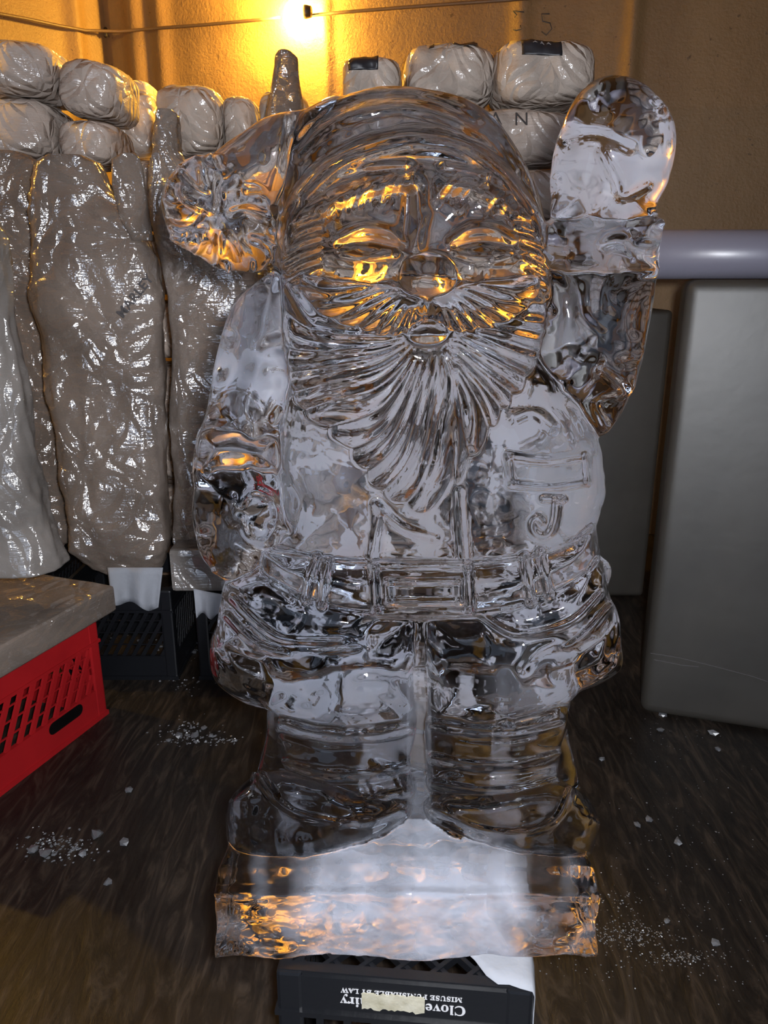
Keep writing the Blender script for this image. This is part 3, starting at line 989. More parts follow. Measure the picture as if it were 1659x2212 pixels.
cloud = np.where(slot, np.maximum(cloud, 0.10), cloud)

NAMES = {  # part id name -> (object name, label)
    'base_slab': 'base_slab', 'back_support': 'back_support', 'coat_skirt': 'coat_skirt', 'hat': 'hat', 'hat_tail': 'hat_tail',
    'pompom': 'pompom', 'sleeve': 'sleeve', 'cuff': 'cuff', 'mitten': 'mitten', 'coat': 'coat', 'raised_sleeve': 'sleeve',
    'raised_cuff': 'cuff', 'raised_mitten': 'mitten', 'trouser_leg': 'trouser_leg', 'trouser_leg_b': 'trouser_leg', 'boot': 'boot',
    'boot_b': 'boot', 'coat_hem': 'coat_hem', 'coat_hem_b': 'coat_hem', 'coat_flap': 'coat_flap', 'coat_flap_b': 'coat_flap',
    'belt': 'belt', 'face': 'face', 'cheek': 'cheek', 'cheek_b': 'cheek', 'hat_brim': 'hat_brim', 'beard': 'beard',
    'moustache': 'moustache', 'mouth': 'mouth', 'nose': 'nose', 'pocket': 'pocket', 'letter_j': 'raised_letter',
    'placket_a': 'coat_placket', 'placket_b': 'coat_placket', 'buckle': 'belt_buckle', 'eyebrow_a': 'eyebrow', 'eyebrow_b': 'eyebrow',
    'eye_a': 'eye', 'eye_b': 'eye'}
PLABEL = {'raised_mitten': 'raised waving mitten', 'mitten': 'lowered mitten at the hip', 'letter_j': 'raised letter J',
          'base_slab': 'cloudy white base slab', 'beard': 'long beard of swept strands', 'pompom': 'tufted pompom of the hat'}
SUB = {'buckle': 'belt', 'loop_0': 'belt', 'loop_1': 'belt', 'loop_2': 'belt', 'loop_3': 'belt', 'pocket': 'coat', 'letter_j': 'coat',
       'placket_a': 'coat', 'placket_b': 'coat', 'eyebrow_a': 'face', 'eyebrow_b': 'face', 'eye_a': 'face', 'eye_b': 'face',
       'cheek': 'face', 'cheek_b': 'face', 'nose': 'face', 'mouth': 'face', 'hat_brim': 'hat', 'hat_tail': 'hat', 'pompom': 'hat'}
santa = empty('ice_sculpture', ((xl + xr) / 2, 0.90, BZ))
tag(santa, 'clear carved ice Santa with swept beard, belt and raised mitten, standing on black crate', 'ice sculpture')
santa_inv = Matrix.Translation(-Vector(santa.location))
Wl = Wd - np.array(santa.location)
pobj = {}
def build_part(key):
    if key in pobj: return pobj[key]
    sel = np.nonzero(fid == pid(key))[0]
    if len(sel) == 0: return None
    q = Q[sel]
    used, inv = np.unique(q, return_inverse=True)
    inv = inv.reshape(q.shape)
    nm = NAMES.get(key, 'belt_loop')
    me = bpy.data.meshes.new(nm)
    me.vertices.add(len(used)); me.loops.add(len(q) * 4); me.polygons.add(len(q))
    me.vertices.foreach_set('co', Wl[used].astype(np.float32).ravel())
    me.loops.foreach_set('vertex_index', inv.astype(np.int32).ravel())
    me.polygons.foreach_set('loop_start', np.arange(0, len(q) * 4, 4, dtype=np.int32))
    me.polygons.foreach_set('use_smooth', np.ones(len(q), bool))
    at = me.attributes.new('frost', 'FLOAT', 'POINT')
    at.data.foreach_set('value', frost[used].astype(np.float32))
    at = me.attributes.new('cloud', 'FLOAT', 'POINT')
    at.data.foreach_set('value', cloud[used].astype(np.float32))
    me.update()
    me.validate()
    me.normals_split_custom_set_from_vertices(NRM[used].astype(np.float32))
    par = santa
    if key in SUB:
        p = build_part(SUB[key])
        par = p if p is not None else santa
    o = link(nm, me, 'ice', par)
    if key in PLABEL: o['label'] = PLABEL[key]
    pobj[key] = o
    return o
for key in list(PARTS):
    build_part(key)
print('SANTA', F.shape, len(P), len(Q))
del F, ID
#@@ENV
# ================================================================== milk crates
def clip_line(p, d, s0, s1, t0, t1):
    lo, hi = -1e9, 1e9
    for q, v, a, b in ((p[0], d[0], s0, s1), (p[1], d[1], t0, t1)):
        if abs(v) < 1e-9:
            if q < a or q > b: return None
            continue
        ta, tb = (a - q) / v, (b - q) / v
        if ta > tb: ta, tb = tb, ta
        lo, hi = max(lo, ta), min(hi, tb)
    return (lo, hi) if hi - lo > 0.008 else None

def bar_between(name, a, b, wide, thick, nrm, mat, parent):
    a, b, n = Vector(a), Vector(b), Vector(nrm)
    d = (b - a).normalized(); s = d.cross(n).normalized() * wide / 2; n = n.normalized() * thick / 2
    vs_ = [p + i * s + j * n for p in (a, b) for i in (-1, 1) for j in (-1, 1)]
    fs = [(0, 1, 3, 2), (4, 6, 7, 5), (0, 4, 5, 1), (2, 3, 7, 6), (0, 2, 6, 4), (1, 5, 7, 3)]
    return link(name, mesh_from(name, vs_, fs, False), mat, parent)

def side_band(parent, mat, name, w, d, z0, z1, th, bevel=0.003):
    bm = bmesh.new()
    for y in (-d / 2, d / 2 - th):
        add_box(bm, (-w / 2, y, z0), (w / 2, y + th, z1))
    for x in (-w / 2, w / 2 - th):
        add_box(bm, (x, -d / 2 + th, z0), (x + th, d / 2 - th, z1))
    return link(name, bm_mesh(bm, name), mat, parent)

def make_crate(loc, rz, w, d, h, mat, label, cat='crate', fine=True, group=None, diag=60, pitch=0.024, bar=0.011, top=True, low=0.075, high=0.06, slot=True, faces=(0, 1, 2, 3)):
    """plastic dairy crate standing upside down: its lattice bottom is on top"""
    e = empty('milk_crate', loc, rz)
    tag(e, label, cat, group)
    th = 0.012
    for sx in (-1, 1):
        for sy in (-1, 1):
            cx_, cy_ = sx * (w / 2 - 0.016), sy * (d / 2 - 0.016)
            box_obj('corner_post', (cx_ - 0.017, cy_ - 0.017, 0), (cx_ + 0.017, cy_ + 0.017, h - 0.001), mat, e, 0.005)
    lowband = side_band(e, mat, 'lower_band', w, d, 0, low, th)
    upper = side_band(e, mat, 'upper_band', w, d, h - high, h - 0.006, th)
    rim = side_band(e, mat, 'rim', w + 0.008, d + 0.008, h - high - 0.008, h - high, th + 0.006)
    side_band(e, mat, 'rim', w + 0.008, d + 0.008, 0, 0.012, th + 0.006)
    if slot:
        sx0, sx1, sz0, sz1 = w * 0.02, w * 0.30, low - 0.036, low - 0.004
        rr_ = (sz1 - sz0) / 2
        ring = [(sx0 + rr_ + rr_ * math.cos(a), (sz0 + sz1) / 2 + rr_ * math.sin(a)) for a in np.linspace(math.pi / 2, 3 * math.pi / 2, 9)] + \
               [(sx1 - rr_ + rr_ * math.cos(a), (sz0 + sz1) / 2 + rr_ * math.sin(a)) for a in np.linspace(-math.pi / 2, math.pi / 2, 9)]
        bm = bmesh.new()
        fr = bm.faces.new([bm.verts.new((x, -d / 2 - 0.0012, z)) for x, z in ring])
        bmesh.ops.solidify(bm, geom=[fr], thickness=0.0008)
        link('hand_slot_shade', bm_mesh(bm, 'hand_slot_shade'), 'slot', e)  # dark plate painted as the shade of an uncut hand opening
    t0, t1 = low - 0.002, h - high + 0.002
    sl = math.radians(diag)
    dv = (math.cos(sl), math.sin(sl))
    for f in faces:
        W = w if f % 2 == 0 else d
        half = (d if f % 2 == 0 else w) / 2 - th / 2
        s0, s1 = -W / 2 + 0.03, W / 2 - 0.03
        def P3(s, t, f=f, half=half):
            return [(s, -half, t), (half, s, t), (-s, half, t), (-half, -s, t)][f]
        nr = [(0, -1, 0), (1, 0, 0), (0, 1, 0), (-1, 0, 0)][f]
        step = pitch / math.sin(sl)
        for k in range(-40, 41):
            c = clip_line((k * step, (t0 + t1) / 2), dv, s0, s1, t0, t1)
            if c:
                a = (k * step + dv[0] * c[0], (t0 + t1) / 2 + dv[1] * c[0]); b = (k * step + dv[0] * c[1], (t0 + t1) / 2 + dv[1] * c[1])
                bar_between('lattice_bar', P3(*a), P3(*b), bar, 0.006, nr, mat, e)
        for q in (0.25, 0.5, 0.75):
            t = t0 + (t1 - t0) * q
            bar_between('cross_bar', P3(s0, t), P3(s1, t), 0.003, 0.004, nr, mat, e)
        for s in (s0 - 0.008, s1 + 0.008):
            bar_between('side_stile', P3(s, t0), P3(s, t1), 0.022, 0.010, nr, mat, e)
    if top:
        z = h - 0.008
        side_band(e, mat, 'top_frame', w - 0.006, d - 0.006, h - 0.012, h, 0.014)
        for sg in (-1, 1):
            dv2 = (math.cos(math.radians(45)), sg * math.sin(math.radians(45)))
            for k in range(-14, 15):
                p = (k * 0.046, 0)
                c = clip_line(p, dv2, -w / 2 + 0.012, w / 2 - 0.012, -d / 2 + 0.012, d / 2 - 0.012)
                if c:
                    bar_between('lattice_bar', (p[0] + dv2[0] * c[0], dv2[1] * c[0], z + sg * 0.001), (p[0] + dv2[0] * c[1], dv2[1] * c[1], z + sg * 0.001), 0.006, 0.012, (0, 0, 1), mat, e)
    return e
M['slot'] = mat_principled('slot_shade', (0.006, 0.005, 0.005, 1), 0.8, 0.1)  # shade inside the hand opening, given as a near-black colour

# black crate under the sculpture
CH = 0.279
cl, cr = at_z(597, 2096, CH), at_z(1152, 2142, CH)
xd = (cr - cl).normalized(); yd = Vector((-xd.y, xd.x, 0))
cw = (cr - cl).length
cc = (cl + cr) / 2 + yd * 0.165
rz0 = math.atan2(xd.y, xd.x)
blk = make_crate((cc.x, cc.y, 0), rz0, cw, 0.33, CH, 'black', 'black plastic milk crate with white dairy lettering, upside down under the ice Santa', low=0.06, high=0.062, slot=False, diag=90, pitch=0.036, bar=0.010, faces=(0, 1, 3))
# printed lettering (upside down with the crate) on its front band
fy = -0.33 / 2 - 0.0006
def on_front(s, z):
    return face_frame((s, fy, z), (-1, 0, 0), (0, 0, -1))
def bold(t):
    return ''.join(chr(0x1D400 + ord(c) - 65) if 'A' <= c <= 'Z' else chr(0x1D41A + ord(c) - 97) if 'a' <= c <= 'z' else c for c in t)
text_mesh('lettering', bold('Cloverland Dairy'), 0.0215, 'print_white', on_front(0.000, CH - 0.040), blk)
text_mesh('lettering', bold('MISUSE PUNISHABLE BY LAW'), 0.0105, 'print_white', on_front(-0.002, CH - 0.0225), blk)
st = []
rs = random.Random(3)
NS = 22
for i in range(NS):
    t = i / (NS - 1)
    st.append((-0.052 + 0.080 * t, CH - 0.023 + rs.uniform(-0.002, 0.002)))
for i in range(NS):
    t = 1 - i / (NS - 1)
    st.append((-0.052 + 0.080 * t, CH - 0.047 + rs.uniform(-0.003, 0.002)))
vs_ = [(x, fy - 0.0005, z) for x, z in st] + [(x, fy - 0.0025, z) for x, z in st]
n_ = len(st)
fs = [tuple(range(n_))[::-1], tuple(range(n_, 2 * n_))] + [(i, (i + 1) % n_, n_ + (i + 1) % n_, n_ + i) for i in range(n_)]
o = link('torn_sticker', mesh_from('torn_sticker', vs_, fs, False), 'sticker', blk)
o['label'] = 'torn whitish sticker scrap over the lettering'

# white paper between crate and ice, showing at the front corner
def sheet(name, pts_grid, th, mat, parent=None, sub=1):
    """pts_grid[i][j] -> thin solid sheet"""
    R_, C_ = len(pts_grid), len(pts_grid[0])
    V = [Vector(p) for r in pts_grid for p in r]
    fs = [(i * C_ + j, i * C_ + j + 1, (i + 1) * C_ + j + 1, (i + 1) * C_ + j) for i in range(R_ - 1) for j in range(C_ - 1)]
    me = mesh_from(name, V, fs)
    o = link(name, me, mat, parent)
    md = o.modifiers.new('solid', 'SOLIDIFY'); md.thickness = th; md.offset = 0
    return o
gridp = []
for i in range(9):                                  # back -> front along the crate top, then over its side
    row = []
    t = i / 8
    for j in range(12):
        s = j / 11
        x = 0.075 + 0.0925 * min(s / 0.6, 1) + 0.0015
        y0_, y1_ = 0.02, -0.163 + 0.05 * max(0, 1 - s / 0.35) ** 1.5 + 0.004 * math.sin(s * 21)
        y = y0_ + (y1_ - y0_) * t
        z = CH + 0.0012
        if s > 0.6:
            x = cw / 2 + 0.0045 + 0.0015 * math.sin(i * 1.3)
            z = CH + 0.001 - (s - 0.6) / 0.4 * (0.16 + 0.01 * math.sin(i))
        row.append((x, y, z))
    gridp.append(row)
pap = sheet('paper_sheet', gridp, 0.001, 'paper')
pap.location = (cc.x, cc.y, 0); pap.rotation_euler = (0, 0, rz0)
tag(pap, 'white damp paper hanging over the corner of the lettered black crate', 'paper')

# red crate
P1, P0 = at_z(236, 1541, 0), at_z(0, 1722, 0)
rxd = (P1 - P0).normalized(); ryd = Vector((-rxd.y, rxd.x, 0))
RW, RD, RH = 0.42, 0.36, 0.288
rc_ = P1 - rxd * (RW / 2 + 0.004) + ryd * (RD / 2 + 0.004)
red = make_crate((rc_.x, rc_.y, 0), math.atan2(rxd.y, rxd.x), RW, RD, RH, 'red', 'red plastic milk crate with slanted lattice, under a film-wrapped ice slab', low=0.088, high=0.066, diag=62, pitch=0.034, bar=0.013, top=False)

# dark crates under the other wrapped pieces
def dark_crate(px, Y, label, rz=0.0):
    p = at_y(px, 1240, Y)
    return make_crate((p.x, Y, 0), rz, 0.33, 0.33, 0.28, 'black', label, group=None, slot=False, top=False, faces=(0, 1))
dark_crate(282, 2.17, 'black crate with a white paper skirt under the film-wrapped piece marked with a name', 0.0)
dark_crate(565, 2.17, 'black crate under the wrapped piece with a tall narrow neck', 0.0)

# ================================================================== film-wrapped ice pieces
def wobble(x, y, z, s, seed):
    return (math.sin(x * s + seed) * math.sin(y * s * 1.1 + seed * 2.1) + math.sin(z * s * 0.9 + seed * 1.7) * math.sin(x * s * 0.7 + z * s * 0.5)) * 0.5

from mathutils import noise as mnoise
def crease(x, y, z, s, seed):
    return mnoise.ridged_multi_fractal(Vector((x * s + seed * 7.3, y * s, z * s * 0.8)), 0.9, 2.1, 4, 1.0, 2.0) - 1.0
def loft(name, rings, Y, mat, parent=None, depth=0.75, seed=1, amp=0.012, n=110, p=2.6, mind=0.05, sub=12):
    """stack of rounded rings whose sides follow the outline rows (row, left, right) at depth Y"""
    R = []
    for (py, a, b) in rings:
        A, B = at_y(a, py, Y), at_y(b, py, Y)
        R.append(((A.x + B.x) / 2, abs(B.x - A.x) / 2, A.z))
    Rr = []
    for i in range(len(R) - 1):
        for k in range(sub):
            t = k / sub
            Rr.append(tuple(R[i][q] * (1 - t) + R[i + 1][q] * t for q in range(3)))
    Rr.append(R[-1])
    vs_, fs = [], []
    for (cx_, r, z) in Rr:
        dp = max(r * depth, mind)
        for k in range(n):
            th = 2 * math.pi * k / n
            c, s = math.cos(th), math.sin(th)
            x = cx_ + r * math.copysign(abs(c) ** (2 / p), c)
            y = Y + dp * math.copysign(abs(s) ** (2 / p), s)
            w = amp * wobble(x, y, z, 17, seed) + amp * 0.75 * crease(x, y, z * 0.55, 11, seed) + amp * 0.25 * crease(x, y, z * 2.2, 16, seed + 5)
            rr_ = math.hypot(c, s)
            vs_.append((x + c * w, y + s * w, z))
    m = len(Rr)
    for i in range(m - 1):
        for k in range(n):
            k2 = (k + 1) % n
            fs.append((i * n + k, (i + 1) * n + k, (i + 1) * n + k2, i * n + k2))
    fs.append(tuple(range(n))); fs.append(tuple((m - 1) * n + k for k in range(n))[::-1])
    me = mesh_from(name, vs_, fs)
    bm = bmesh.new(); bm.from_mesh(me); bmesh.ops.recalc_face_normals(bm, faces=bm.faces[:]); bm.to_mesh(me); bm.free()
    return link(name, me, mat, parent)

def wrapped(label, rings, Y, seed, depth=0.75, mat='film', slab_box=None, amp=0.012, group=None):
    e = empty('wrapped_ice_piece')
    tag(e, label, 'wrapped ice', group)
    body = loft('wrapped_body', rings, Y, mat, e, depth, seed, amp)
    return e, body

# piece on the red crate
e1, b1 = wrapped('film-wrapped ice piece on a broad slab, standing on the red crate',
    [(455, -190, -60), (470, -215, -8), (520, -235, 14), (700, -240, 30), (900, -240, 62), (1050, -240, 90), (1120, -245, 106), (1165, -250, 128), (1215, -240, 150)], 1.66, 2, 0.55, 'film_tight')
bm = bmesh.new()
add_box(bm, (-RW / 2 - 0.06, -RD / 2 - 0.035, RH + 0.001), (RW / 2 + 0.045, RD / 2 + 0.03, RH + 0.075), None, 0.012, 3)
bmesh.ops.subdivide_edges(bm, edges=bm.edges[:], cuts=6, use_grid_fill=True)
for v in bm.verts:
    if v.co.z > RH + 0.02:
        v.co += Vector((0, 0, 0.004 * wobble(v.co.x, v.co.y, v.co.z, 40, 2)))
sl = link('slab', bm_mesh(bm, 'slab', True), 'film', e1)
sl.location = (rc_.x, rc_.y, 0); sl.rotation_euler = (0, 0, math.atan2(rxd.y, rxd.x))

wrapped('dark film-wrapped ice piece between the red-crate piece and the named one',
    [(330, -40, 50), (350, -60, 84), (450, -60, 116), (700, -60, 132), (1000, -60, 150), (1110, -60, 160), (1165, -60, 160)], 2.42, 5, 0.5)

e2, b2 = wrapped('tall film-wrapped ice piece with a handwritten name, on a black crate',
    [(338, 105, 185), (352, 84, 212), (420, 73, 240), (480, 75, 300), (560, 78, 345), (640, 80, 354), (800, 100, 358), (950, 125, 354), (1080, 145, 360), (1180, 155, 362), (1222, 200, 352), (1238, 235, 340)], 2.12, 8, 0.5)
fl_ = loft('film_flap', [(332, 262, 296), (345, 244, 308), (400, 246, 318), (470, 262, 322), (520, 285, 330)], 2.06, 'film', e2, 0.5, 11, 0.006, 40, mind=0.02, sub=6)

e3, b3 = wrapped('film-wrapped ice piece with a tall narrow neck, behind the ice Santa',
    [(243, 348, 380), (250, 342, 388), (330, 333, 392), (345, 325, 400), (400, 322, 440), (480, 335, 520), (640, 370, 560), (900, 374, 580), (1120, 376, 590), (1200, 376, 600)], 2.14, 14, 0.5)
pa, pb = at_y(370, 1195, 2.02), at_y(640, 1195, 2.02)
o = box_obj('slab', (pa.x, 1.99, 0.282), (pb.x, 2.32, pa.z + 0.02), 'film_tight', e3, 0.012)

e4, b4 = wrapped('film-wrapped ice piece with a tapering spire top, rising behind the Santa hat',
    [(116, 603, 630), (124, 596, 640), (200, 586, 650), (250, 576, 656), (400, 560, 680), (700, 540, 705), (1000, 530, 715), (1120, 528, 718)], 2.60, 19, 0.5, amp=0.006)
p = at_y(620, 1120, 2.60)
dark_crate(622, 2.60, 'black crate under the spired wrapped piece', 0.0)
bpy.context.view_layer.update()
zlow = p.z
box_obj('slab', (p.x - 0.2, 2.46, 0.282), (p.x + 0.2, 2.70, max(zlow, 0.285) + 0.02), 'film_tight', e4, 0.012)
# support under the dark wrapped piece
dark_crate(60, 2.44, 'black crate under the dark wrapped piece beside the red crate', 0.0)

# white paper skirts hanging from under two wrapped pieces
def skirt(pts, Y, label, seed, depth=0.03):
    (x0, y0), (x1, y1), (x2, y2), (x3, y3) = pts
    grid = []
    for i in range(7):
        row = []
        for j in range(25):
            s, t = j / 24, i / 6
            px = (x0 * (1 - s) + x1 * s) * (1 - t) + (x3 * (1 - s) + x2 * s) * t
            py = (y0 * (1 - s) + y1 * s) * (1 - t) + (y3 * (1 - s) + y2 * s) * t + t * 7 * math.sin(s * 9 + seed)
            row.append(at_y(px, py, Y - depth * (0.25 + 0.75 * t) * (0.5 + 0.5 * math.sin(s * 11 + seed))))
        grid.append(row)
    o = sheet('paper_skirt', grid, 0.0015, 'paper')
    tag(o, label, 'paper')
skirt([(232, 1226), (352, 1226), (342, 1316), (242, 1300)], 2.005, 'white crinkled paper hanging below the named wrapped piece', 1.0)
skirt([(418, 1272), (480, 1284), (474, 1332), (424, 1330)], 1.97, 'small white paper tag hanging below the slab of the necked piece', 2.2, 0.012)

# handwriting on the film
from mathutils.bvhtree import BVHTree
def hit(obj, px, py):
    dg = bpy.context.evaluated_depsgraph_get()
    t = BVHTree.FromObject(obj, dg)
    loc, nrm, i, d = t.ray_cast(Vector((0, 0, CAMZ)), ray(px, py).normalized())
    return loc, nrm
loc, nrm = hit(b2, 292, 640)
if loc:
    d = ray(292, 640).normalized()
    a = math.radians(52)
    right, up = Vector((1, 0, 0)), Vector((0, SP, CP))
    xdir = right * math.cos(a) + up * math.sin(a)
    ydir = -right * math.sin(a) + up * math.cos(a)
    text_mesh('handwriting', 'MARLEY', 0.034, 'marker', face_frame(loc - d * 0.034, xdir, ydir), e2, 0.0003, space=1.05, heavy=0.0007)

# ================================================================== bagged ice
def sq_dir(d, a, b, c, p):
    return (abs(d[0] / a) ** p + abs(d[1] / b) ** p + abs(d[2] / c) ** p) ** (-1 / p)
def bag_noise(v, seed):
    x, y, z = v
    return 0.05 * wobble(x, y, z, 14, seed) + 0.03 * wobble(x, y, z, 33, seed + 2) + 0.05 * crease(x, y, z, 9, seed) + 0.022 * crease(x, y, z, 24, seed + 3)
def bag_mesh(a, b, c, seed, p=4.4, nu=64, nv=40):
    vs_, fs = [], []
    for j in range(nv + 1):
        ph = -math.pi / 2 + math.pi * j / nv
        for i in range(nu):
            th = 2 * math.pi * i / nu
            d = (math.cos(ph) * math.cos(th), math.cos(ph) * math.sin(th), math.sin(ph))
            r = sq_dir(d, a, b, c, p)
            v = [q * r for q in d]
            k = 1 + bag_noise(v, seed)
            vs_.append([q * k for q in v])
    for j in range(nv):
        for i in range(nu):
            i2 = (i + 1) % nu
            fs.append((j * nu + i, j * nu + i2, (j + 1) * nu + i2, (j + 1) * nu + i))
    return mesh_from('bag_body', vs_, fs)
def bag_decal(parent, a, b, c, seed, x0, x1, z0, z1, mat='print', name='printed_label', p=4.4, off=0.004, skew=0.0):
    g_ = []
    for j in range(9):
        row = []
        for i in range(13):
            x = x0 + (x1 - x0) * i / 12; z = z0 + (z1 - z0) * j / 8 + skew * (i / 12 - 0.5)
            q = 1 - abs(x / a) ** p - abs(z / c) ** p
            y = -b * max(q, 0.004) ** (1 / p)
            k = 1 + bag_noise((x, y, z), seed)
            row.append((x * k, y * k - off, z * k + off * 0.5))
        g_.append(row)
    o = sheet(name, g_, 0.0008, mat, parent)
    return o, g_
GB = 'bagged ice stacked by the wall'
def bag(px0, px1, py0, py1, Y, seed, label, depth=0.19, rz=0.0, tilt=0.0, mat='bag', group=None, fit=0.955):
    A, B = at_y(px0, (py0 + py1) / 2, Y), at_y(px1, (py0 + py1) / 2, Y)
    T, Bo = at_y((px0 + px1) / 2, py0, Y), at_y((px0 + px1) / 2, py1, Y)
    a, c = (B.x - A.x) / 2 * fit, (T.z - Bo.z) / 2 * fit
    e = empty('ice_bag', ((A.x + B.x) / 2, Y + depth * 0.3, (T.z + Bo.z) / 2), rz)
    e.rotation_euler = (0, tilt, rz)
    tag(e, label, 'ice bag', group or GB)
    link('bag_body', bag_mesh(a, depth, c, seed), mat, e)
    return e, a, depth, c, seed
# near the far corner
bag(-70, 140, 98, 216, 2.72, 1, 'white ice bag, topmost of the stack above the red crate', mat='film_bag', tilt=0.05)
bA = bag(141, 276, 136, 262, 2.74, 2, 'white film-wound ice bag with a rounded end, stacked above the named wrapped piece', mat='film_bag', tilt=0.10, depth=0.15)
bag(-80, 139, 219, 362, 2.74, 3, 'film-wound ice bag right under the topmost one over the red crate', mat='film_bag')
bag(141, 262, 266, 362, 2.74, 31, 'short film-wound ice bag under the round-ended one', mat='film_bag', depth=0.15)
bag(-80, 238, 365, 520, 2.76, 33, 'ice bag in the lower courses of the stack over the red crate', mat='film_bag', group='lower bags of the corner stack')
bD = bag(250, 343, 192, 345, 3.06, 4, 'pale ice bag with a small black printed square beside the necked piece', depth=0.12)
bag_decal(bD[0], *bD[1:4], 4, -0.5 * bD[1], 0.4 * bD[1], 0.44 * bD[3], 0.80 * bD[3])
bag(262, 330, 178, 225, 3.30, 41, 'small peak of a pale ice bag behind the bag with the black square', depth=0.10)
bag(345, 488, 188, 347, 2.94, 5, 'glowing white ice bag, fullest of those under the bulb')
bag(490, 563, 212, 347, 2.98, 6, 'slim white ice bag between the fullest one and the spire')
bag(565, 668, 203, 345, 3.02, 7, 'white ice bag half behind the spire under the bulb')
bag(262, 419, 350, 500, 2.94, 34, 'ice bag in the second course under the bulb', group='second course of bags under the bulb')
bag(421, 660, 350, 500, 2.96, 35, 'ice bag in the second course under the bulb', group='second course of bags under the bulb')
# stack behind the Santa's hat
bH = bag(738, 868, 137, 242, 2.86, 8, 'ice bag with a worn black print at its end, behind the hat top')
bag_decal(bH[0], *bH[1:4], 8, -0.70 * bH[1], 0.23 * bH[1], 0.28 * bH[3], 0.84 * bH[3], skew=0.004)
bI = bag(870, 1064, 103, 240, 2.90, 9, 'broad ice bag with smudged black lettering along its top edge')
bag_decal(bI[0], *bI[1:4], 9, -0.5 * bI[1], -0.38 * bI[1], 0.68 * bI[3], 0.84 * bI[3], skew=0.008); bag_decal(bI[0], *bI[1:4], 9, 0.05 * bI[1], 0.58 * bI[1], 0.76 * bI[3], 0.90 * bI[3])
bJ = bag(1066, 1285, 96, 236, 2.84, 10, 'ice bag with a black AAA label and glinting film')
dj, gj = bag_decal(bJ[0], *bJ[1:4], 10, -0.61 * bJ[1], 0.15 * bJ[1], 0.30 * bJ[3], 0.80 * bJ[3], skew=-0.008)
for i, ch in enumerate('AAA'):
    q0 = Vector(gj[7][4 + 2 * i]); q1 = Vector(gj[7][5 + 2 * i]); q2 = Vector(gj[8][4 + 2 * i])
    text_mesh('lettering', ch, 0.021, 'print_white', face_frame(q0 + Vector((0, -0.007, -0.004)), q1 - q0, q2 - q0), bJ[0], 0.0003)
bK = bag(760, 1003, 244, 360, 2.86, 12, 'film-covered ice bag in the second course behind the hat', mat='film_bag')
bL = bag(1005, 1240, 242, 360, 2.84, 13, 'film-covered ice bag with faded marker letters, between hat and raised mitten', mat='film_bag')
xx = [(-0.10, 'A'), (-0.02, 'N')]
for x, ch in xx:
    a, b, c = bL[1:4]
    z = 0.45 * c
    y = -b * max(1 - abs(x / a) ** 4.4 - abs(z / c) ** 4.4, 0.01) ** (1 / 4.4)
    k = 1 + bag_noise((x, y, z), 13)
    text_mesh('lettering', ch, 0.06, 'marker', face_frame((x * k, y * k - 0.012, z * k), (1, 0, 0), (0, 0.35, 1)), bL[0], 0.0003)
for r, (ya, yb) in enumerate([(362, 490), (488, 612), (608, 730), (726, 845), (842, 955), (950, 1058), (1054, 1150)]):
    for i, (xa, xb) in enumerate([(765, 1003), (1005, 1228)]):
        bag(xa, xb, ya, yb, 2.86, 50 + 2 * r + i, 'film-covered ice bag in the lower courses behind the ice Santa', mat='film_bag', group='lower bags behind the ice Santa', fit=0.90)
# pallets that carry the bags
def pallet(x0, x1, y0, y1, z1, label):
    e = empty('wooden_pallet', ((x0 + x1) / 2, (y0 + y1) / 2, 0))
    tag(e, label, 'pallet')
    w, d = (x1 - x0) / 2, (y1 - y0) / 2
    for i in range(6):
        x = -w + 2 * w * (i + 0.5) / 6
        box_obj('deck_board', (x - w / 6 * 0.8, -d, z1 - 0.02), (x + w / 6 * 0.8, d, z1), 'pallet', e)
    for y in (-d, -0.04, d - 0.08):
        box_obj('bearer', (-w, y, 0), (w, y + 0.08, z1 - 0.02), 'pallet', e)
q0, q1 = at_y(765, 1150, 2.86), at_y(1228, 1150, 2.86)
pallet(q0.x, q1.x, 2.72, 3.12, q0.z - 0.004, 'low wooden pallet under the bag stack behind the ice Santa')
for (xa, xb, Y, top, n_, lab) in [(-80, 250, 2.76, 520, 0, 'a'), (250, 660, 2.95, 500, 0, 'b')]:
    A = at_y(xa, top, Y); B = at_y(xb, top, Y)
    # the courses below, hidden by the wrapped pieces, as further bags
    zt = A.z
    k = 0
    nrow = 5
    hgt = (zt - 0.12) / nrow
    for r in range(nrow):
        for c_ in range(2):
            e = empty('ice_bag', (A.x + (B.x - A.x) * (0.25 + 0.5 * c_), Y + 0.06, 0.12 + hgt * (r + 0.5)))
            tag(e, 'ice bag low in the corner stack' if lab == 'a' else 'ice bag low in the stack under the bulb', 'ice bag', 'low bags of stack ' + ('in the corner' if lab == 'a' else 'under the bulb'))
            link('bag_body', bag_mesh((B.x - A.x) * 0.222, 0.14, hgt * 0.445, 80 + r * 2 + c_ + (20 if lab == 'b' else 0)), 'film_bag', e)
    pallet(A.x + 0.02, B.x - 0.02, Y - 0.12, Y + 0.26, 0.116, 'low wooden pallet under the corner bag stack' if lab == 'a' else 'low wooden pallet under the bags below the bulb')

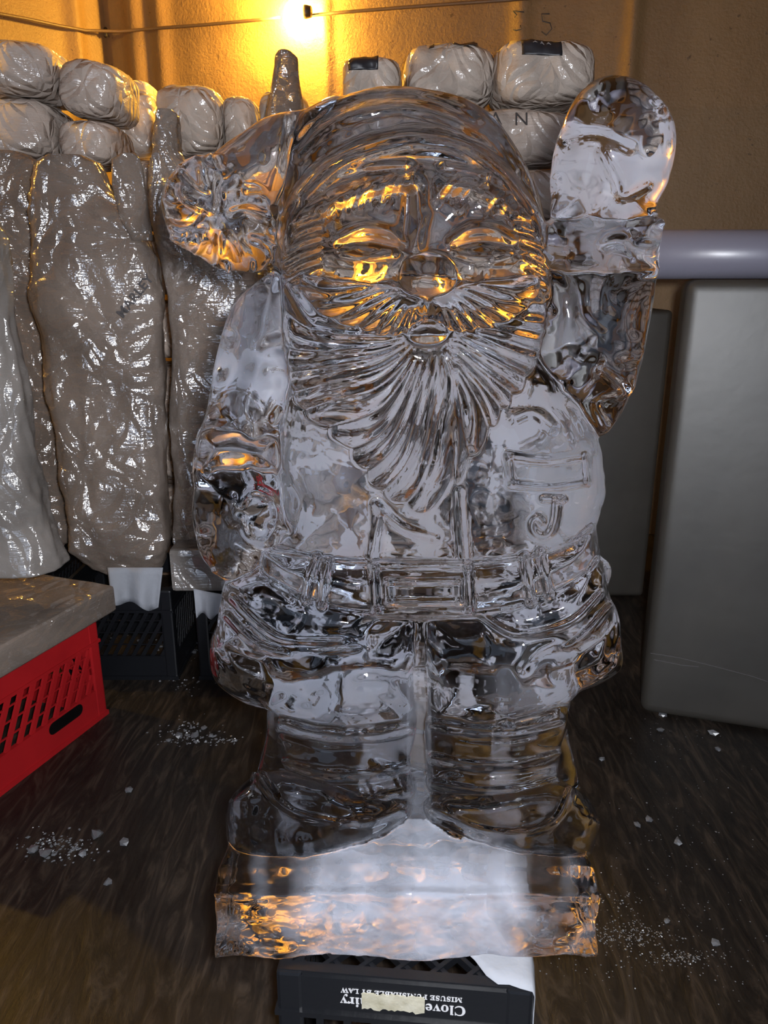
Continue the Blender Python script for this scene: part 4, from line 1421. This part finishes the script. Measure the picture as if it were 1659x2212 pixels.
# ================================================================== clear ice blocks and the grey tube
q1, q2 = at_z(1382, 1541, 0), at_z(1659, 1584, 0)
bxd = (q2 - q1).normalized(); byd = Vector((-bxd.y, bxd.x, 0))
def ice_block(label, corner, xdir, w, d, h, bevel=0.03):
    rz = math.atan2(xdir.y, xdir.x)
    bm = bmesh.new()
    add_box(bm, (0, 0, 0.001), (w, d, h), None, bevel, 4)
    me = bm_mesh(bm, 'ice_block', True)
    o = link('ice_block', me, 'block', None, (corner.x, corner.y, 0))
    o.rotation_euler = (0, 0, rz)
    tag(o, label, 'ice block')
    return o
BH = 1.118
blk1 = ice_block('big cloudy ice block with hairline cracks, standing beneath the grey tube', q1, bxd, 0.52, 0.26, BH)
def crack(parent, pts, y):
    V, fs = [], []
    for i, (x, z) in enumerate(pts):
        V += [(x, y, z - 0.0011), (x, y, z + 0.0011)]
        if i: fs.append((2 * i - 2, 2 * i, 2 * i + 1, 2 * i - 1))
    link('hairline_crack', mesh_from('hairline_crack', V, fs, False), 'marker', parent)
crack(blk1, [(0.01, 0.182), (0.08, 0.180), (0.16, 0.170), (0.26, 0.155), (0.34, 0.135)], -0.0015)
crack(blk1, [(0.02, 0.165), (0.09, 0.160), (0.13, 0.162)], -0.0015)
crack(blk1, [(0.19, 1.08), (0.23, 1.03), (0.28, 0.96)], -0.0015)
c2 = at_z(1238, 1290, 0)
c3 = at_z(1390, 1290, 0)
ice_block('cloudy ice block set behind the cracked one, half hidden by the Santa', c2, (c3 - c2).normalized(), (c3 - c2).length, 0.22, 1.02, 0.02)
zc = BH + 0.056
tp = blk1.matrix_basis @ Vector((0.26, 0.13, 0))
tq = at_y(1310, 527, 1.93)
tube('grey_tube', [(tq.x, 1.94, zc + 0.001), (1.00, 1.92, zc + 0.001), (1.75, 1.90, zc + 0.001)], 0.056, 'pipe', None, 40)
tag(bpy.data.objects['grey_tube'], 'smooth grey tube lying across the top of the cracked ice block', 'tube')

# ================================================================== cable and bulbs
cab = empty('cable_run', tuple(WA + wn * 0.03 + Vector((0, 0, 2.1))))
tag(cab, 'thin brown cable strung along the yellow wall past the bulb', 'cable')
cinv = Matrix.Translation(-cab.location)
def cable_piece(pts):
    o = tube('cable_length', pts, 0.0065, 'cable', cab, 8)
    o.data.transform(cinv)
lpts = [at_plane(x, y, WA + lw_n * 0.048, lw_n) for x, y in ((0, 30), (60, 41), (130, 56), (185, 66))]
ext = lpts[0] + (lpts[0] - lpts[1]).normalized() * 1.2 + Vector((0, 0, 0.05))
bp = lambda x, y, off=0.048: at_plane(x, y, WA + wn * off, wn)
lp = [ext] + lpts + [bp(262, 68), bp(330, 62), bp(450, 53), bp(560, 43), bp(605, 38)]
cable_piece(lp)
cable_piece([bp(672, 33), bp(760, 25), bp(860, 17), bp(980, 8), bp(1100, 0), bp(1300, -18), bp(1659, -60)])
tube('wall_clip', [bp(228, 62, 0.01), bp(228, 78, 0.04)], 0.008, 'socket', None, 8)
tag(bpy.data.objects['wall_clip'], 'small dark clip holding the cable at the wall corner', 'clip')
def bulb(center, axis, label, r=0.042):
    e = empty('light_bulb', tuple(center))
    tag(e, label, 'light bulb')
    ax = Vector(axis).normalized()
    bm = bmesh.new()
    bmesh.ops.create_uvsphere(bm, u_segments=18, v_segments=12, radius=r)
    for v in bm.verts:                              # pear shape towards the socket
        t = v.co.dot(ax) / r
        if t > 0.2: v.co -= (v.co - ax * v.co.dot(ax)) * (t - 0.2) * 0.45
    link('glass_globe', bm_mesh(bm, 'glass_globe', True), 'bulb', e)
    tube('socket', [ax * r * 0.8, ax * r * 1.15, ax * r * 1.7], [r * 0.55, r * 0.62, r * 0.5], 'socket', e, 16)
    return e
bulb(bp(636, 26, 0.075), wd * 0.8 + Vector((0, 0, -0.04)), 'glowing amber bulb on the cable above the spire')
bulb(ext + Vector((0.06, 0, 0)), -lw_dir, 'second amber bulb further along the cable, by the side wall', 0.026)

# marker scribbles on the wall
def scribble(pts):
    V = [bp(x, y, 0.004) for x, y in pts]
    return V
sc = empty('wall_scribble', tuple(bp(1150, 55, 0.0)))
tag(sc, 'thin dark handwritten numerals on the wall above the AAA bag', 'writing')
for pts in ([(1108, 24), (1116, 32), (1112, 38)], [(1110, 24), (1132, 26)], [(1124, 55), (1126, 62), (1116, 66), (1108, 64)],
            [(1187, 30), (1170, 30), (1172, 46), (1188, 50), (1192, 62), (1180, 76), (1170, 68)]):
    o = tube('pen_stroke', [Vector(q) for q in (bp(x, y, 0.024 if x < 1150 else 0.006) for x, y in pts)], 0.0022, 'marker', sc, 6)
    o.data.transform(Matrix.Translation(-sc.location))

# ================================================================== ice chips and crumbs on the floor
def chip_mesh(r, seed):
    rr_ = random.Random(seed)
    bm = bmesh.new()
    bmesh.ops.create_icosphere(bm, subdivisions=1, radius=r)
    for v in bm.verts:
        v.co *= rr_.uniform(0.55, 1.25)
        v.co.z = max(v.co.z, -r * 0.35) * 0.6
    zmin = min(v.co.z for v in bm.verts)
    for v in bm.verts: v.co.z -= zmin
    return bm_mesh(bm, 'ice_chip')
chipm = [chip_mesh(0.010, i) for i in range(5)]
for m_ in chipm: m_.materials.append(M['snow'])
spots = [(277, 1708, 1.1), (232, 1908, 1.0), (270, 1820, 1.2), (210, 1805, 1.6), (100, 1845, 1.5), (72, 1838, 1.2), (180, 1845, 1.0),
         (385, 1590, 1.2), (420, 1590, 1.3), (440, 1575, 1.0), (365, 1600, 0.8), (350, 1395, 1.3), (372, 1405, 1.0),
         (433, 1392, 1.4), (420, 1410, 1.0), (300, 1385, 0.9), (455, 1590, 0.8), (1432, 1545, 1.1), (1540, 1584, 1.4), (1425, 1578, 1.1), (1552, 1620, 0.9),
         (1403, 1771, 1.0), (1375, 1783, 0.9), (1465, 1820, 1.1), (1545, 2040, 0.9), (1440, 1990, 0.7), (1298, 1640, 0.9)]
for i, (x, y, s) in enumerate(spots):
    q = at_z(x, y, 0)
    o = bpy.data.objects.new('ice_chip', chipm[i % 5]); C.objects.link(o)
    o.location = q; o.rotation_euler = (0, 0, i * 1.7); o.scale = (s, s, s)
    tag(o, 'small loose chip of ice lying on the dark plywood floor', 'ice chip', 'ice chips on the floor')
def crumbs(name, clusters, label, seed, size=(0.001, 0.0042)):
    rr_ = random.Random(seed)
    V, fs = [], []
    for (x, y, su, sv, n) in clusters:
        for _ in range(n):
            q = at_z(x + rr_.gauss(0, su), y + rr_.gauss(0, sv), 0)
            r = rr_.uniform(*size) * (1.4 if rr_.random() < 0.12 else 1)
            b0 = len(V)
            a = rr_.uniform(0, 6.28)
            for k in range(4):
                V.append((q.x + r * math.cos(a + k * 1.57) * rr_.uniform(.7, 1.2), q.y + r * math.sin(a + k * 1.57) * rr_.uniform(.7, 1.2), 0.0004))
            V.append((q.x + r * 0.2, q.y, r * rr_.uniform(0.5, 1.0)))
            for k in range(4): fs.append((b0 + k, b0 + (k + 1) % 4, b0 + 4))
            fs.append((b0 + 3, b0 + 2, b0 + 1, b0))
    o = link(name, mesh_from(name, V, fs, False), 'snow')
    tag(o, label, 'crushed ice', kind='stuff')
crumbs('ice_crumbs', [(130, 1828, 38, 16, 170), (400, 1592, 45, 10, 90), (410, 1570, 25, 12, 40), (395, 1480, 30, 10, 30), (370, 1405, 25, 10, 90), (440, 1405, 18, 14, 60), (240, 1375, 40, 10, 30), (480, 1600, 40, 6, 40)],
       'crushed ice crumbs scattered beside the red crate', 1)
crumbs('ice_crumbs', [(1360, 2020, 45, 16, 260), (1470, 2068, 40, 10, 150), (1340, 1950, 25, 14, 60), (1450, 1830, 120, 130, 160), (1300, 2060, 80, 40, 80), (1560, 2050, 60, 60, 60), (1430, 1585, 50, 25, 40)],
       'frosty ice crumbs scattered beside the sculpture base', 2, (0.0006, 0.0020))
